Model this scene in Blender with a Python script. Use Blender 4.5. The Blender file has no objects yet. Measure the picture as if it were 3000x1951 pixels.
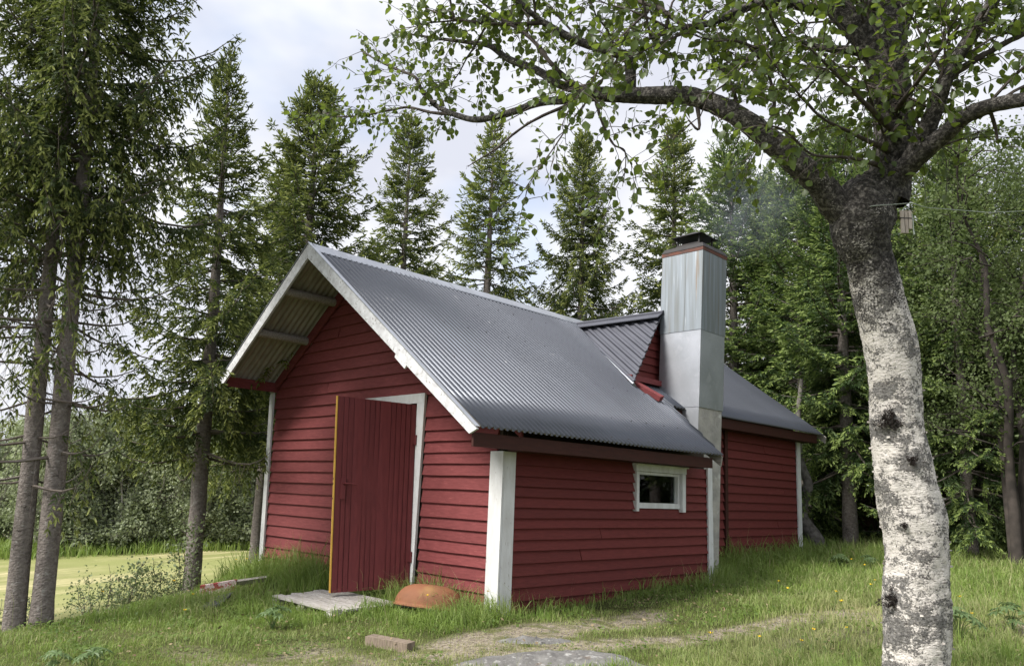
import bpy, math, random
import numpy as np
from mathutils import Matrix, Vector
S = bpy.context.scene
COL = S.collection
rad = math.radians
# ------------------------------------------------------------------ camera, sky, sun, exposure
cam_data = bpy.data.cameras.new('camera')
cam = bpy.data.objects.new('camera', cam_data)
COL.objects.link(cam)
_f = Vector((-0.69115465, 0.7028621, 0.16819668))
_r = Vector((0.71689458, 0.69622733, 0.03646456))
_u = Vector((0.09147357, -0.14578194, 0.98507879))
CAM = Vector((5.411, -5.435, 1.110))
cam.matrix_world = Matrix(((_r.x, _u.x, -_f.x, CAM.x), (_r.y, _u.y, -_f.y, CAM.y), (_r.z, _u.z, -_f.z, CAM.z), (0, 0, 0, 1)))
cam_data.sensor_width = 36.0
cam_data.lens = 36.0 * 2281.8 / 3000.0
cam_data.shift_y = 81.0 / 3000.0
cam_data.clip_start = 0.1
cam_data.clip_end = 3000.0
S.camera = cam

SUN_EL, SUN_AZ = rad(46), rad(195.7)          # towards the sun: in front of the gable, behind thin cloud
W = bpy.data.worlds.new('World'); S.world = W; W.use_nodes = True
nt = W.node_tree; nt.nodes.clear()
def wn(t, **k):
    n = nt.nodes.new(t)
    for a, b in k.items(): setattr(n, a, b)
    return n
out = wn('ShaderNodeOutputWorld'); bg = wn('ShaderNodeBackground'); bg2 = wn('ShaderNodeBackground'); mixs = wn('ShaderNodeMixShader')
sky = wn('ShaderNodeTexSky', sky_type='NISHITA', sun_disc=False)
sky.sun_elevation = SUN_EL; sky.sun_rotation = SUN_AZ
bg.inputs['Strength'].default_value = 0.11
nt.links.new(sky.outputs[0], bg.inputs['Color'])
tc = wn('ShaderNodeTexCoord'); mp = wn('ShaderNodeMapping'); mp.inputs['Scale'].default_value = (1.0, 1.0, 1.9)
mp.inputs['Location'].default_value = (0.35, 0.1, 0.2)
n1 = wn('ShaderNodeTexNoise'); n1.inputs['Scale'].default_value = 2.3; n1.inputs['Detail'].default_value = 5; n1.inputs['Roughness'].default_value = 0.5; n1.inputs['Distortion'].default_value = 0.25
n2 = wn('ShaderNodeTexNoise'); n2.inputs['Scale'].default_value = 3.4; n2.inputs['Detail'].default_value = 4; n2.inputs['Roughness'].default_value = 0.55
r1 = wn('ShaderNodeValToRGB'); r1.color_ramp.elements[0].position = 0.28; r1.color_ramp.elements[1].position = 0.47
r1.color_ramp.elements[0].color = (0.40, 0.40, 0.40, 1); r1.color_ramp.elements[1].color = (1, 1, 1, 1)
r2 = wn('ShaderNodeValToRGB'); r2.color_ramp.elements[0].position = 0.36; r2.color_ramp.elements[1].position = 0.66
r2.color_ramp.elements[0].color = (0.300, 0.310, 0.350, 1); r2.color_ramp.elements[1].color = (0.425, 0.428, 0.44, 1)
for a, b in ((tc.outputs['Generated'], mp.inputs['Vector']), (mp.outputs[0], n1.inputs['Vector']), (mp.outputs[0], n2.inputs['Vector']),
             (n1.outputs['Fac'], r1.inputs[0]), (n2.outputs['Fac'], r2.inputs[0]), (r2.outputs[0], bg2.inputs['Color']),
             (r1.outputs[0], mixs.inputs[0]), (bg.outputs[0], mixs.inputs[1]), (bg2.outputs[0], mixs.inputs[2]), (mixs.outputs[0], out.inputs['Surface'])):
    nt.links.new(a, b)
bg2.inputs['Strength'].default_value = 1.0
sun_d = bpy.data.lights.new('sun', 'SUN'); sun_d.energy = 2.4; sun_d.angle = rad(18); sun_d.color = (1.0, 0.96, 0.9)
sun = bpy.data.objects.new('sun', sun_d); COL.objects.link(sun)
sdir = Vector((-0.27 * math.cos(SUN_EL), -0.963 * math.cos(SUN_EL), math.sin(SUN_EL)))
sun.rotation_euler = sdir.to_track_quat('Z', 'Y').to_euler(); sun.location = sdir * 60
vs = S.view_settings; vs.view_transform = 'Standard'; vs.look = 'None'; vs.exposure = 1.4; vs.gamma = 1.0; vs.use_curve_mapping = False
S.cycles.max_bounces = 6; S.cycles.diffuse_bounces = 3; S.cycles.transparent_max_bounces = 8; S.cycles.use_denoising = True

# ------------------------------------------------------------------ materials
def M(name, c1, c2=None, scale=6.0, stretch=(1, 1, 1), rough=0.8, bump=0.0, bscale=None, spots=None, metal=0.0, spec=0.3,
      rnd=0.0, detail=5, lo=0.35, hi=0.65, trans=None, attr=None, attr_col=None, bdist=0.01):
    """noise-mixed colours, optional second colour from a point attribute, bump, per-object jitter, leaf translucency"""
    m = bpy.data.materials.new(name); m.use_nodes = True
    t = m.node_tree; N = t.nodes; L = t.links; N.clear()
    o = N.new('ShaderNodeOutputMaterial'); b = N.new('ShaderNodeBsdfPrincipled')
    b.inputs['Roughness'].default_value = rough; b.inputs['Metallic'].default_value = metal
    b.inputs['Specular IOR Level'].default_value = spec
    tcn = N.new('ShaderNodeTexCoord'); mpn = N.new('ShaderNodeMapping'); mpn.inputs['Scale'].default_value = stretch
    L.new(tcn.outputs['Object'], mpn.inputs['Vector'])
    oi = N.new('ShaderNodeObjectInfo')
    def noise(sc, det=detail, dis=0.0):
        n = N.new('ShaderNodeTexNoise'); n.noise_dimensions = '4D'; n.inputs['Scale'].default_value = sc; n.inputs['Detail'].default_value = det
        n.inputs['Distortion'].default_value = dis
        L.new(mpn.outputs[0], n.inputs['Vector'])
        mm = N.new('ShaderNodeMath'); mm.operation = 'MULTIPLY'; mm.inputs[1].default_value = 7.0
        L.new(oi.outputs['Random'], mm.inputs[0]); L.new(mm.outputs[0], n.inputs['W'])
        return n
    def ramp(src, a, c):
        r = N.new('ShaderNodeMapRange'); r.inputs['From Min'].default_value = a; r.inputs['From Max'].default_value = c
        L.new(src, r.inputs['Value']); return r.outputs[0]
    def mix(f, a, c):
        x = N.new('ShaderNodeMix'); x.data_type = 'RGBA'
        if isinstance(f, float): x.inputs['Factor'].default_value = f
        else: L.new(f, x.inputs['Factor'])
        for s, v in ((x.inputs[6], a), (x.inputs[7], c)):
            if isinstance(v, tuple): s.default_value = (*v, 1)
            else: L.new(v, s)
        return x.outputs[2]
    n = noise(scale)
    col = mix(ramp(n.outputs['Fac'], lo, hi), c1, c2 or tuple(x * 0.75 for x in c1))
    if attr:
        at = N.new('ShaderNodeAttribute'); at.attribute_name = attr
        col = mix(at.outputs['Fac'], col, attr_col)
    for sp in (spots or []):                       # (colour, scale, lo, hi)
        k = noise(sp[1], 6, 0.4); col = mix(ramp(k.outputs['Fac'], sp[2], sp[3]), col, sp[0])
    if rnd:
        h = N.new('ShaderNodeHueSaturation'); r = N.new('ShaderNodeMapRange')
        r.inputs['To Min'].default_value = 1 - rnd; r.inputs['To Max'].default_value = 1 + rnd
        L.new(oi.outputs['Random'], r.inputs['Value']); L.new(r.outputs[0], h.inputs['Value']); L.new(col, h.inputs['Color']); col = h.outputs[0]
    L.new(col, b.inputs['Base Color'])
    if bump:
        k = noise(bscale or scale * 3, 8); bp = N.new('ShaderNodeBump'); bp.inputs['Strength'].default_value = bump; bp.inputs['Distance'].default_value = bdist
        L.new(k.outputs['Fac'], bp.inputs['Height']); L.new(bp.outputs[0], b.inputs['Normal'])
    if trans:
        tr = N.new('ShaderNodeBsdfTranslucent'); mx = N.new('ShaderNodeMixShader'); mx.inputs[0].default_value = trans[1]
        gm = mix(0.55, col, trans[0]); L.new(gm, tr.inputs['Color'])
        L.new(b.outputs[0], mx.inputs[1]); L.new(tr.outputs[0], mx.inputs[2]); L.new(mx.outputs[0], o.inputs['Surface'])
    else: L.new(b.outputs[0], o.inputs['Surface'])
    return m
MAT = dict(
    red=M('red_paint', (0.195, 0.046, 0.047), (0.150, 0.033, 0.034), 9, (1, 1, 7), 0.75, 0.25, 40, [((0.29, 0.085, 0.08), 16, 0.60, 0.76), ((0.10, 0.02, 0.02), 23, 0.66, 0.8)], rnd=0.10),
    red_shaded=M('red_paint_shaded_worn', (0.150, 0.030, 0.027), (0.118, 0.023, 0.021), 9, (1, 1, 7), 0.75, 0.25, 40, [((0.5, 0.4, 0.36), 28, 0.76, 0.79), ((0.10, 0.018, 0.016), 17, 0.66, 0.8)], rnd=0.10),  # same red as the gable, shade painted in as darker colour; pale flecks are wear
    door=M('door_paint', (0.150, 0.030, 0.032), (0.118, 0.023, 0.026), 7, (6, 6, 1), 0.6, 0.15, 30, [((0.27, 0.12, 0.11), 20, 0.76, 0.8)], rnd=0.07),
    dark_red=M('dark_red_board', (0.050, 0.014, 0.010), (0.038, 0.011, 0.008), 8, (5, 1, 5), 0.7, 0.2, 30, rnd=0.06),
    white=M('white_paint', (0.67, 0.68, 0.69), (0.56, 0.56, 0.555), 7, (2, 2, 0.6), 0.65, 0.3, 35, [((0.30, 0.27, 0.23), 26, 0.66, 0.72)], rnd=0.04),
    barge=M('peeling_white_paint', (0.66, 0.67, 0.69), (0.47, 0.47, 0.48), 13, (1, 1, 1), 0.7, 0.5, 45, [((0.30, 0.29, 0.28), 34, 0.58, 0.68)]),
    yellow=M('yellow_paint', (0.72, 0.43, 0.08), (0.60, 0.34, 0.06), 9, (1, 1, 1), 0.6, 0.2, 40, [((0.2, 0.1, 0.04), 24, 0.7, 0.75)]),
    roof=M('roof_steel', (0.110, 0.117, 0.133), (0.098, 0.104, 0.118), 2, (1, 1, 1), 0.30, 0.0, 30, [((0.24, 0.24, 0.245), 5, 0.68, 0.8)], metal=0.85, spec=0.5, rnd=0.03),
    roof_plain=M('dark_roof_steel', (0.095, 0.098, 0.118), (0.075, 0.078, 0.095), 3, (1, 1, 1), 0.42, 0.03, 30, metal=0.25, spec=0.5),
    under=M('sheet_underside', (0.36, 0.335, 0.30), (0.25, 0.23, 0.205), 5, (1, 4, 1), 0.6, 0.05, 30),
    zinc=M('galvanised_steel', (0.50, 0.52, 0.56), (0.40, 0.42, 0.45), 3.5, (1, 1, 1), 0.42, 0.06, 24, [((0.58, 0.59, 0.62), 7, 0.55, 0.75)], metal=0.75, spec=0.5, rnd=0.05),
    zinc_top=M('stained_steel', (0.29, 0.325, 0.36), (0.20, 0.215, 0.215), 6, (4, 4, 0.12), 0.5, 0.06, 24, [((0.22, 0.17, 0.12), 7, 0.58, 0.72), ((0.42, 0.45, 0.48), 11, 0.62, 0.72)], metal=0.6, spec=0.5),
    rust=M('rusty_trim', (0.085, 0.050, 0.042), (0.165, 0.060, 0.038), 7, (1, 1, 1), 0.7, 0.2, 30),
    black=M('sooty_steel', (0.022, 0.021, 0.022), (0.04, 0.036, 0.034), 6, (1, 1, 1), 0.55, 0.1),
    concrete=M('rendered_concrete', (0.43, 0.41, 0.37), (0.29, 0.28, 0.26), 5, (1, 1, 1), 0.9, 0.7, 14, [((0.55, 0.54, 0.51), 6, 0.6, 0.7), ((0.2, 0.2, 0.19), 9, 0.68, 0.76)], bdist=0.03),
    greywood=M('grey_weathered_wood', (0.36, 0.335, 0.30), (0.22, 0.20, 0.175), 8, (1, 7, 7), 0.85, 0.5, 20, [((0.45, 0.43, 0.40), 9, 0.6, 0.7)], rnd=0.14),
    palewood=M('bleached_wood', (0.52, 0.495, 0.465), (0.34, 0.315, 0.285), 8, (1, 7, 7), 0.85, 0.5, 20, [((0.22, 0.20, 0.17), 12, 0.66, 0.74)], rnd=0.12),
    woodend=M('sawn_wood', (0.27, 0.215, 0.165), (0.16, 0.125, 0.095), 14, (6, 1, 1), 0.85, 0.4, 30),
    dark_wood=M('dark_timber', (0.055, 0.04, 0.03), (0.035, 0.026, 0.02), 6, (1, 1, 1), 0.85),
    inside=M('interior_board', (0.34, 0.29, 0.22), (0.26, 0.22, 0.165), 5, (5, 5, 1), 0.9),
    shed=M('brown_stain', (0.075, 0.042, 0.024), (0.05, 0.028, 0.017), 6, (5, 5, 1), 0.8, 0.2, rnd=0.12),
    spruce_bark=M('spruce_bark', (0.235, 0.205, 0.185), (0.135, 0.115, 0.105), 24, (1, 1, 1.4), 0.95, 1.0, 40, [((0.32, 0.30, 0.28), 15, 0.58, 0.7), ((0.06, 0.05, 0.045), 9, 0.64, 0.70)], bdist=0.02),
    twig=M('dry_twig', (0.10, 0.08, 0.066), (0.16, 0.14, 0.125), 5, rough=0.95),
    needle=M('spruce_needles', (0.060, 0.085, 0.026), (0.036, 0.056, 0.018), 1.6, rough=0.65, rnd=0.12, attr='tip', attr_col=(0.34, 0.37, 0.095), trans=((0.18, 0.25, 0.05), 0.30)),
    needle2=M('spruce_needles_light', (0.062, 0.100, 0.034), (0.040, 0.070, 0.024), 1.2, rough=0.65, rnd=0.10, attr='tip', attr_col=(0.29, 0.37, 0.10), trans=((0.12, 0.21, 0.035), 0.3)),
    birch_leaf=M('birch_leaf', (0.090, 0.130, 0.030), (0.060, 0.095, 0.024), 3.0, rough=0.42, spec=0.5, rnd=0.16, trans=((0.30, 0.40, 0.05), 0.42)),
    far_leaf=M('woodland_leaf', (0.38, 0.42, 0.28), (0.28, 0.32, 0.20), 0.9, rough=0.6, rnd=0.18, trans=((0.32, 0.40, 0.16), 0.42)),  # leaf colour paled to stand in for distance haze
    wood_leaf=M('mid_green_leaf', (0.135, 0.175, 0.065), (0.09, 0.125, 0.045), 0.9, rough=0.6, rnd=0.18, trans=((0.22, 0.30, 0.08), 0.35)),  # middle green for leaves of the right-hand wood
    far_leaf2=M('bright_leaf', (0.12, 0.17, 0.035), (0.08, 0.125, 0.025), 0.9, rough=0.6, rnd=0.2, trans=((0.25, 0.36, 0.06), 0.4)),
    shrub_leaf=M('shrub_leaf', (0.20, 0.24, 0.125), (0.14, 0.18, 0.085), 1.5, rough=0.6, rnd=0.15, trans=((0.2, 0.28, 0.08), 0.3)),
    fern=M('fern_green', (0.13, 0.20, 0.035), (0.09, 0.15, 0.03), 3, rough=0.6, trans=((0.25, 0.36, 0.05), 0.35)),
    lupine=M('lupine_leaf', (0.16, 0.235, 0.095), (0.12, 0.185, 0.075), 5, rough=0.5, trans=((0.2, 0.3, 0.1), 0.3), rnd=0.15),
    grass=M('grass_blade', (0.255, 0.365, 0.078), (0.140, 0.235, 0.046), 2.6, rough=0.55, lo=0.3, hi=0.7, attr='dry', attr_col=(0.47, 0.43, 0.24), trans=((0.30, 0.40, 0.07), 0.38)),
    petal=M('buttercup_yellow', (0.80, 0.55, 0.02), (0.75, 0.48, 0.02), 5, rough=0.5),
    moss=M('dark_lichen', (0.038, 0.028, 0.024), (0.020, 0.016, 0.014), 30, rough=0.95),
    curl=M('bark_curl', (0.66, 0.62, 0.57), (0.40, 0.36, 0.33), 30, rough=0.85),
    orange=M('rust_orange', (0.26, 0.108, 0.054), (0.20, 0.088, 0.046), 6, (1, 1, 1), 0.75, 0.15, 40, [((0.30, 0.17, 0.07), 5, 0.55, 0.75)]),
    redwhite=M('flaking_red_paint', (0.36, 0.06, 0.07), (0.28, 0.05, 0.055), 6, (1, 6, 6), 0.75, 0.3, 30, [((0.60, 0.47, 0.47), 4, 0.46, 0.53)]),
    slate=M('slate', (0.10, 0.105, 0.10), (0.07, 0.075, 0.07), 6, rough=0.8, bump=0.3),
    bottle=M('green_plastic', (0.30, 0.56, 0.48), (0.27, 0.52, 0.45), 4, rough=0.35, spec=0.5),
    cap=M('orange_cap', (0.62, 0.30, 0.06), (0.58, 0.27, 0.05), 4, rough=0.5),
    cord=M('grey_cord', (0.38, 0.42, 0.38), (0.30, 0.34, 0.30), 10, rough=0.8),
    slat=M('wooden_slat', (0.40, 0.355, 0.31), (0.30, 0.26, 0.22), 10, (3, 3, 1), 0.85, 0.3),
    rock=M('lichened_rock', (0.19, 0.185, 0.175), (0.115, 0.110, 0.104), 9, (1, 1, 1), 0.95, 0.9, 30, [((0.36, 0.355, 0.34), 22, 0.56, 0.68), ((0.16, 0.15, 0.14), 40, 0.58, 0.68), ((0.115, 0.068, 0.028), 4.5, 0.66, 0.72)], bdist=0.02),
    weed=M('low_weed_leaf', (0.15, 0.22, 0.05), (0.09, 0.145, 0.036), 2.0, rough=0.6, trans=((0.25, 0.36, 0.06), 0.35)),
    litter=M('dead_leaf', (0.30, 0.24, 0.14), (0.17, 0.12, 0.07), 3.0, rough=0.9),
    twig_dark=M('dark_birch_twig', (0.045, 0.034, 0.030), (0.10, 0.085, 0.075), 30, rough=0.9),
    far_bark=M('pale_birch_stem', (0.42, 0.40, 0.37), (0.12, 0.105, 0.09), 3, rough=0.9),
    dark_bark=M('dark_stem', (0.075, 0.062, 0.054), (0.035, 0.03, 0.026), 6, rough=0.95),
    grey_bark=M('grey_birch_bark', (0.20, 0.185, 0.17), (0.09, 0.08, 0.072), 14, rough=0.95, bump=0.6),
    fern_dark=M('undergrowth_leaf', (0.075, 0.115, 0.030), (0.05, 0.08, 0.024), 1.5, rough=0.7, trans=((0.14, 0.2, 0.04), 0.3)))
# birch bark: white with grey lichen, thin dark lines, black lichen high up round the fork
def bark_mat():
    m = bpy.data.materials.new('birch_bark'); m.use_nodes = True; t = m.node_tree; N = t.nodes; L = t.links
    b = N['Principled BSDF']; b.inputs['Roughness'].default_value = 0.85
    tcn = N.new('ShaderNodeTexCoord')
    def noise(sc, st, det=8, dis=0.0, ro=0.6):
        mpn = N.new('ShaderNodeMapping'); mpn.inputs['Scale'].default_value = st; L.new(tcn.outputs['Object'], mpn.inputs['Vector'])
        n = N.new('ShaderNodeTexNoise'); n.inputs['Scale'].default_value = sc; n.inputs['Detail'].default_value = det; n.inputs['Distortion'].default_value = dis; n.inputs['Roughness'].default_value = ro
        L.new(mpn.outputs[0], n.inputs['Vector']); return n.outputs['Fac']
    def rng(s, a, c, lo=0.0, hi=1.0):
        r = N.new('ShaderNodeMapRange'); r.inputs['From Min'].default_value = a; r.inputs['From Max'].default_value = c
        r.inputs['To Min'].default_value = lo; r.inputs['To Max'].default_value = hi; L.new(s, r.inputs['Value']); return r.outputs[0]
    def mix(f, a, c):
        x = N.new('ShaderNodeMix'); x.data_type = 'RGBA'; L.new(f, x.inputs['Factor'])
        for s, v in ((x.inputs[6], a), (x.inputs[7], c)):
            if isinstance(v, tuple): s.default_value = (*v, 1)
            else: L.new(v, s)
        return x.outputs[2]
    def op(k, a, c):
        x = N.new('ShaderNodeMath'); x.operation = k
        for s, v in ((x.inputs[0], a), (x.inputs[1], c)):
            if isinstance(v, float): s.default_value = v
            else: L.new(v, s)
        return x.outputs[0]
    white = mix(rng(noise(16, (1, 1, 1.6)), 0.3, 0.7), (0.80, 0.745, 0.69), (0.60, 0.565, 0.525))
    white = mix(rng(noise(42, (1, 1, 3.5), 6, 0.6), 0.56, 0.68), white, (0.36, 0.32, 0.29))
    big = rng(noise(5.2, (1, 1, 1.5), 5, 0.15, 0.6), 0.36, 0.66); mid = rng(noise(19, (1, 1, 1.5), 7, 0.1, 0.65), 0.30, 0.70); fine = noise(95, (1, 1, 1.3), 5, 0.0, 0.7)
    g1 = rng(op('ADD', op('ADD', op('MULTIPLY', big, 0.62), op('MULTIPLY', mid, 0.42)), op('MULTIPLY', op('SUBTRACT', fine, 0.5), 1.5)), 0.46, 0.63)
    speck = rng(noise(70, (1, 1, 1.2), 5, 0.1, 0.7), 0.38, 0.66)
    grey = mix(speck, (0.070, 0.066, 0.063), (0.33, 0.315, 0.30))
    col = mix(g1, white, grey)
    col = mix(rng(noise(13, (1, 1, 9), 5, 0.4), 0.63, 0.67), col, (0.09, 0.075, 0.068))
    at = N.new('ShaderNodeAttribute'); at.attribute_name = 'dark'
    dk = rng(op('ADD', at.outputs['Fac'], op('ADD', op('MULTIPLY', op('SUBTRACT', noise(8, (1, 1, 1), 8, 0.2), 0.5), 1.3), op('MULTIPLY', op('SUBTRACT', fine, 0.5), 1.6))), 0.40, 0.66)
    dark = mix(rng(noise(48, (1, 1, 1), 7, 0.3, 0.7), 0.46, 0.70), (0.024, 0.020, 0.018), (0.25, 0.23, 0.21))
    col = mix(dk, col, dark)
    L.new(col, b.inputs['Base Color'])
    bp = N.new('ShaderNodeBump'); bp.inputs['Strength'].default_value = 0.9; bp.inputs['Distance'].default_value = 0.012
    L.new(op('ADD', noise(48, (1, 1, 1.6), 8), g1), bp.inputs['Height']); L.new(bp.outputs[0], b.inputs['Normal'])
    return m
MAT['bark'] = bark_mat()
def glass_mat():
    m = bpy.data.materials.new('window_glass'); m.use_nodes = True; t = m.node_tree; N = t.nodes; L = t.links; N.clear()
    o = N.new('ShaderNodeOutputMaterial'); g = N.new('ShaderNodeBsdfGlossy'); g.inputs['Roughness'].default_value = 0.02
    tr = N.new('ShaderNodeBsdfTransparent'); tr.inputs['Color'].default_value = (0.85, 0.9, 0.87, 1)
    fr = N.new('ShaderNodeFresnel'); fr.inputs['IOR'].default_value = 1.5; mx = N.new('ShaderNodeMixShader')
    L.new(fr.outputs[0], mx.inputs[0]); L.new(tr.outputs[0], mx.inputs[1]); L.new(g.outputs[0], mx.inputs[2]); L.new(mx.outputs[0], o.inputs['Surface'])
    return m
MAT['glass'] = glass_mat()

# ------------------------------------------------------------------ helpers
BASE = {}                                          # world position of each object's local origin
def tag(o, label=None, cat=None, group=None, kind=None):
    for k, v in (('label', label), ('category', cat), ('group', group), ('kind', kind)):
        if v: o[k] = v
    return o
def thing(name, loc, label, cat, group=None):
    o = bpy.data.objects.new(name, None); o.empty_display_size = 0.2; COL.objects.link(o); o.location = loc
    BASE[o.name] = np.array(loc, float)
    return tag(o, label, cat, group)
def npmesh(name, V, faces, mats, mi=None, smooth=False, attrs=None):
    V = np.asarray(V, np.float32)
    if not isinstance(faces, (list, tuple)) or (len(faces) and isinstance(faces[0], (int, np.integer))): faces = [faces]
    groups = []
    for f in faces:
        f = np.asarray(f, np.int32)
        if f.size: groups.append(f)
    me = bpy.data.meshes.new(name)
    me.vertices.add(len(V)); me.vertices.foreach_set('co', V.ravel())
    nl = sum(g.size for g in groups); npoly = sum(len(g) for g in groups)
    me.loops.add(nl); me.loops.foreach_set('vertex_index', np.concatenate([g.ravel() for g in groups]))
    me.polygons.add(npoly)
    starts = []; s = 0
    for g in groups:
        starts.append(s + np.arange(len(g)) * g.shape[1]); s += g.size
    me.polygons.foreach_set('loop_start', np.concatenate(starts).astype(np.int32))
    if mi is not None: me.polygons.foreach_set('material_index', np.asarray(mi, np.int32))
    me.polygons.foreach_set('use_smooth', np.full(npoly, bool(smooth)))
    for m in (mats if isinstance(mats, (list, tuple)) else [mats]): me.materials.append(m)
    for k, a in (attrs or {}).items():
        at = me.attributes.new(k, 'FLOAT', 'POINT'); at.data.foreach_set('value', np.asarray(a, np.float32))
    me.update(calc_edges=True)
    return me
def link(name, me, parent=None, base=None, label=None):
    o = bpy.data.objects.new(name, me); COL.objects.link(o)
    if parent is not None:
        o.parent = parent; BASE[o.name] = BASE[parent.name]
    else:
        b = np.array(base if base is not None else (0, 0, 0), float); o.location = b; BASE[o.name] = b
    if label: o['label'] = label
    return o
def part(name, V, F, mat, parent=None, base=None, smooth=False, mi=None, attrs=None, label=None):
    """V in world coordinates"""
    b = BASE[parent.name] if parent is not None else np.array(base if base is not None else (0, 0, 0), float)
    return link(name, npmesh(name, np.asarray(V, float) - b, F, mat, mi, smooth, attrs), parent, base, label)
HEX = np.array([[0, 1, 2, 3], [7, 6, 5, 4], [0, 4, 5, 1], [1, 5, 6, 2], [2, 6, 7, 3], [3, 7, 4, 0]])
def box(x0, x1, y0, y1, z0, z1):
    return np.array([[x0, y0, z0], [x0, y1, z0], [x1, y1, z0], [x1, y0, z0], [x0, y0, z1], [x0, y1, z1], [x1, y1, z1], [x1, y0, z1]], float)
def plank(p0, p1, w, t):
    """bar from p0 to p1, w and t are full width / thickness vectors"""
    p0, p1, w, t = (np.array(v, float) for v in (p0, p1, w, t))
    a = [p0 - w / 2 - t / 2, p0 + w / 2 - t / 2, p0 + w / 2 + t / 2, p0 - w / 2 + t / 2]
    return np.array(a + [v + (p1 - p0) for v in a])
def join(parts):
    V = []; F = []; n = 0
    for v, f in parts:
        V.append(v); F.append(np.asarray(f) + n); n += len(v)
    return np.concatenate(V), F
def tube(P, Rr, n=8, noise=0.0, seed=0, cap=True, sub=0):
    """swept tube along points"""
    P = np.asarray(P, float); Rr = np.asarray(Rr, float); rg = np.random.default_rng(seed)
    if sub:
        t = np.arange(len(P)); d = np.gradient(P, axis=0); tt = np.linspace(0, len(P) - 1, (len(P) - 1) * sub + 1)
        i = np.clip(tt.astype(int), 0, len(P) - 2); u = (tt - i)[:, None]
        h00 = 2 * u**3 - 3 * u**2 + 1; h10 = u**3 - 2 * u**2 + u; h01 = -2 * u**3 + 3 * u**2; h11 = u**3 - u**2
        P2 = h00 * P[i] + h10 * d[i] + h01 * P[i + 1] + h11 * d[i + 1]
        Rr = np.interp(tt, t, Rr); P = P2
    T = np.gradient(P, axis=0); T /= np.linalg.norm(T, axis=1)[:, None] + 1e-9
    ref = np.array([0.3, 0.2, 1.0]) if abs(T[0, 2]) < 0.8 else np.array([1.0, 0.1, 0.0])
    A = np.cross(T, ref); A /= np.linalg.norm(A, axis=1)[:, None] + 1e-9; B = np.cross(T, A)
    ang = np.arange(n) * 2 * np.pi / n
    rr = Rr[:, None] * np.ones((1, n))
    if noise:
        k = rg.normal(0, noise, (len(P), n)); k = (k + np.roll(k, 1, 1) + np.roll(k, -1, 1)) / 2
        rr = rr * (1 + k)
    V = P[:, None, :] + rr[..., None] * (np.cos(ang)[None, :, None] * A[:, None, :] + np.sin(ang)[None, :, None] * B[:, None, :])
    m = len(P); i = np.arange(m - 1)[:, None] * n; j = np.arange(n)[None, :]; j2 = (j + 1) % n
    F = np.stack([i + j, i + j2, i + n + j2, i + n + j], -1).reshape(-1, 4)
    return V.reshape(-1, 3), F
def nrm(v): return v / (np.linalg.norm(v, axis=-1, keepdims=True) + 1e-9)
def sstep(a, b, x):
    t = np.clip((np.asarray(x, float) - a) / (b - a), 0, 1); return t * t * (3 - 2 * t)
def vnoise(x, y, sc, seed=0):
    """smooth value noise on arrays"""
    x = np.asarray(x, float) / sc + seed * 17.3; y = np.asarray(y, float) / sc + seed * 9.1
    xi = np.floor(x); yi = np.floor(y); fx = x - xi; fy = y - yi; fx = fx * fx * (3 - 2 * fx); fy = fy * fy * (3 - 2 * fy)
    def h(a, b):
        v = np.sin(a * 127.1 + b * 311.7 + seed * 74.7) * 43758.5453; return v - np.floor(v)
    return (h(xi, yi) * (1 - fx) + h(xi + 1, yi) * fx) * (1 - fy) + (h(xi, yi + 1) * (1 - fx) + h(xi + 1, yi + 1) * fx) * fy

# ------------------------------------------------------------------ ground
def crest(y): return 2.75 + 0.55 * np.clip(y + 3.2, -2, 14)
def gz(x, y):
    x = np.asarray(x, float); y = np.asarray(y, float)
    z = -0.06 + 0.030 * np.clip(y, -14, 12)
    s = -x - crest(y)
    sp = np.where(s > 0, s, 0)
    z = z - 2.3 * (1 - np.exp(-sp / 6.5)) * (1 - 0.9 * sstep(16, 40, y + 0.15 * x))
    z = z - 0.045 * np.clip(-x - 0.9, 0, 4) * (1 - sstep(-1.6, -0.4, y))
    z = z + 0.10 * np.exp(-((x + 3.2) / 1.2)**2 - ((y + 0.55) / 0.45)**2)
    z = z + 0.07 * np.exp(-((x - 1.7) / 0.9)**2 - ((y + 1.1) / 0.7)**2)
    z = z + 0.10 * np.exp(-((x - 3.0) / 1.2)**2 - ((y - 2.2) / 1.6)**2)
    z = z + (vnoise(x, y, 1.3, 1) - 0.5) * 0.07 + (vnoise(x, y, 0.37, 2) - 0.5) * 0.035
    r = np.hypot(x, y)
    z = z + 0.016 * np.clip(r - 70, 0, 400) * (0.7 + 0.6 * vnoise(x, y, 60, 3))
    return z
def bare(x, y):
    b = 1.15 * np.exp(-((x - 0.80 - 0.10 * np.sin(2.1 * y)) / 0.30)**2) * sstep(-2.4, -1.2, y) * (1 - sstep(0.9, 1.9, y))
    b = b + 0.95 * np.exp(-((x - 1.50 - 0.27 * y) / 0.20)**2) * sstep(-1.6, -0.6, y) * (1 - sstep(2.6, 4.4, y))
    b = b + 0.60 * np.exp(-((x - 0.3) / 0.8)**2 - ((y + 2.1) / 0.5)**2)
    b = b + 0.5 * np.exp(-((x + 0.3) / 1.0)**2 - ((y + 2.75) / 0.25)**2)
    b = b + 0.75 * np.exp(-((x - 2.6) / 0.55)**2 - ((y - 1.8) / 1.6)**2) * 0.7
    b = b + 0.7 * np.exp(-((x - 3.9) / 0.5)**2 - ((y - 3.2) / 0.7)**2)
    return np.clip(b * (0.55 + 0.9 * vnoise(x, y, 0.5, 5)), 0, 1)
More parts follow.
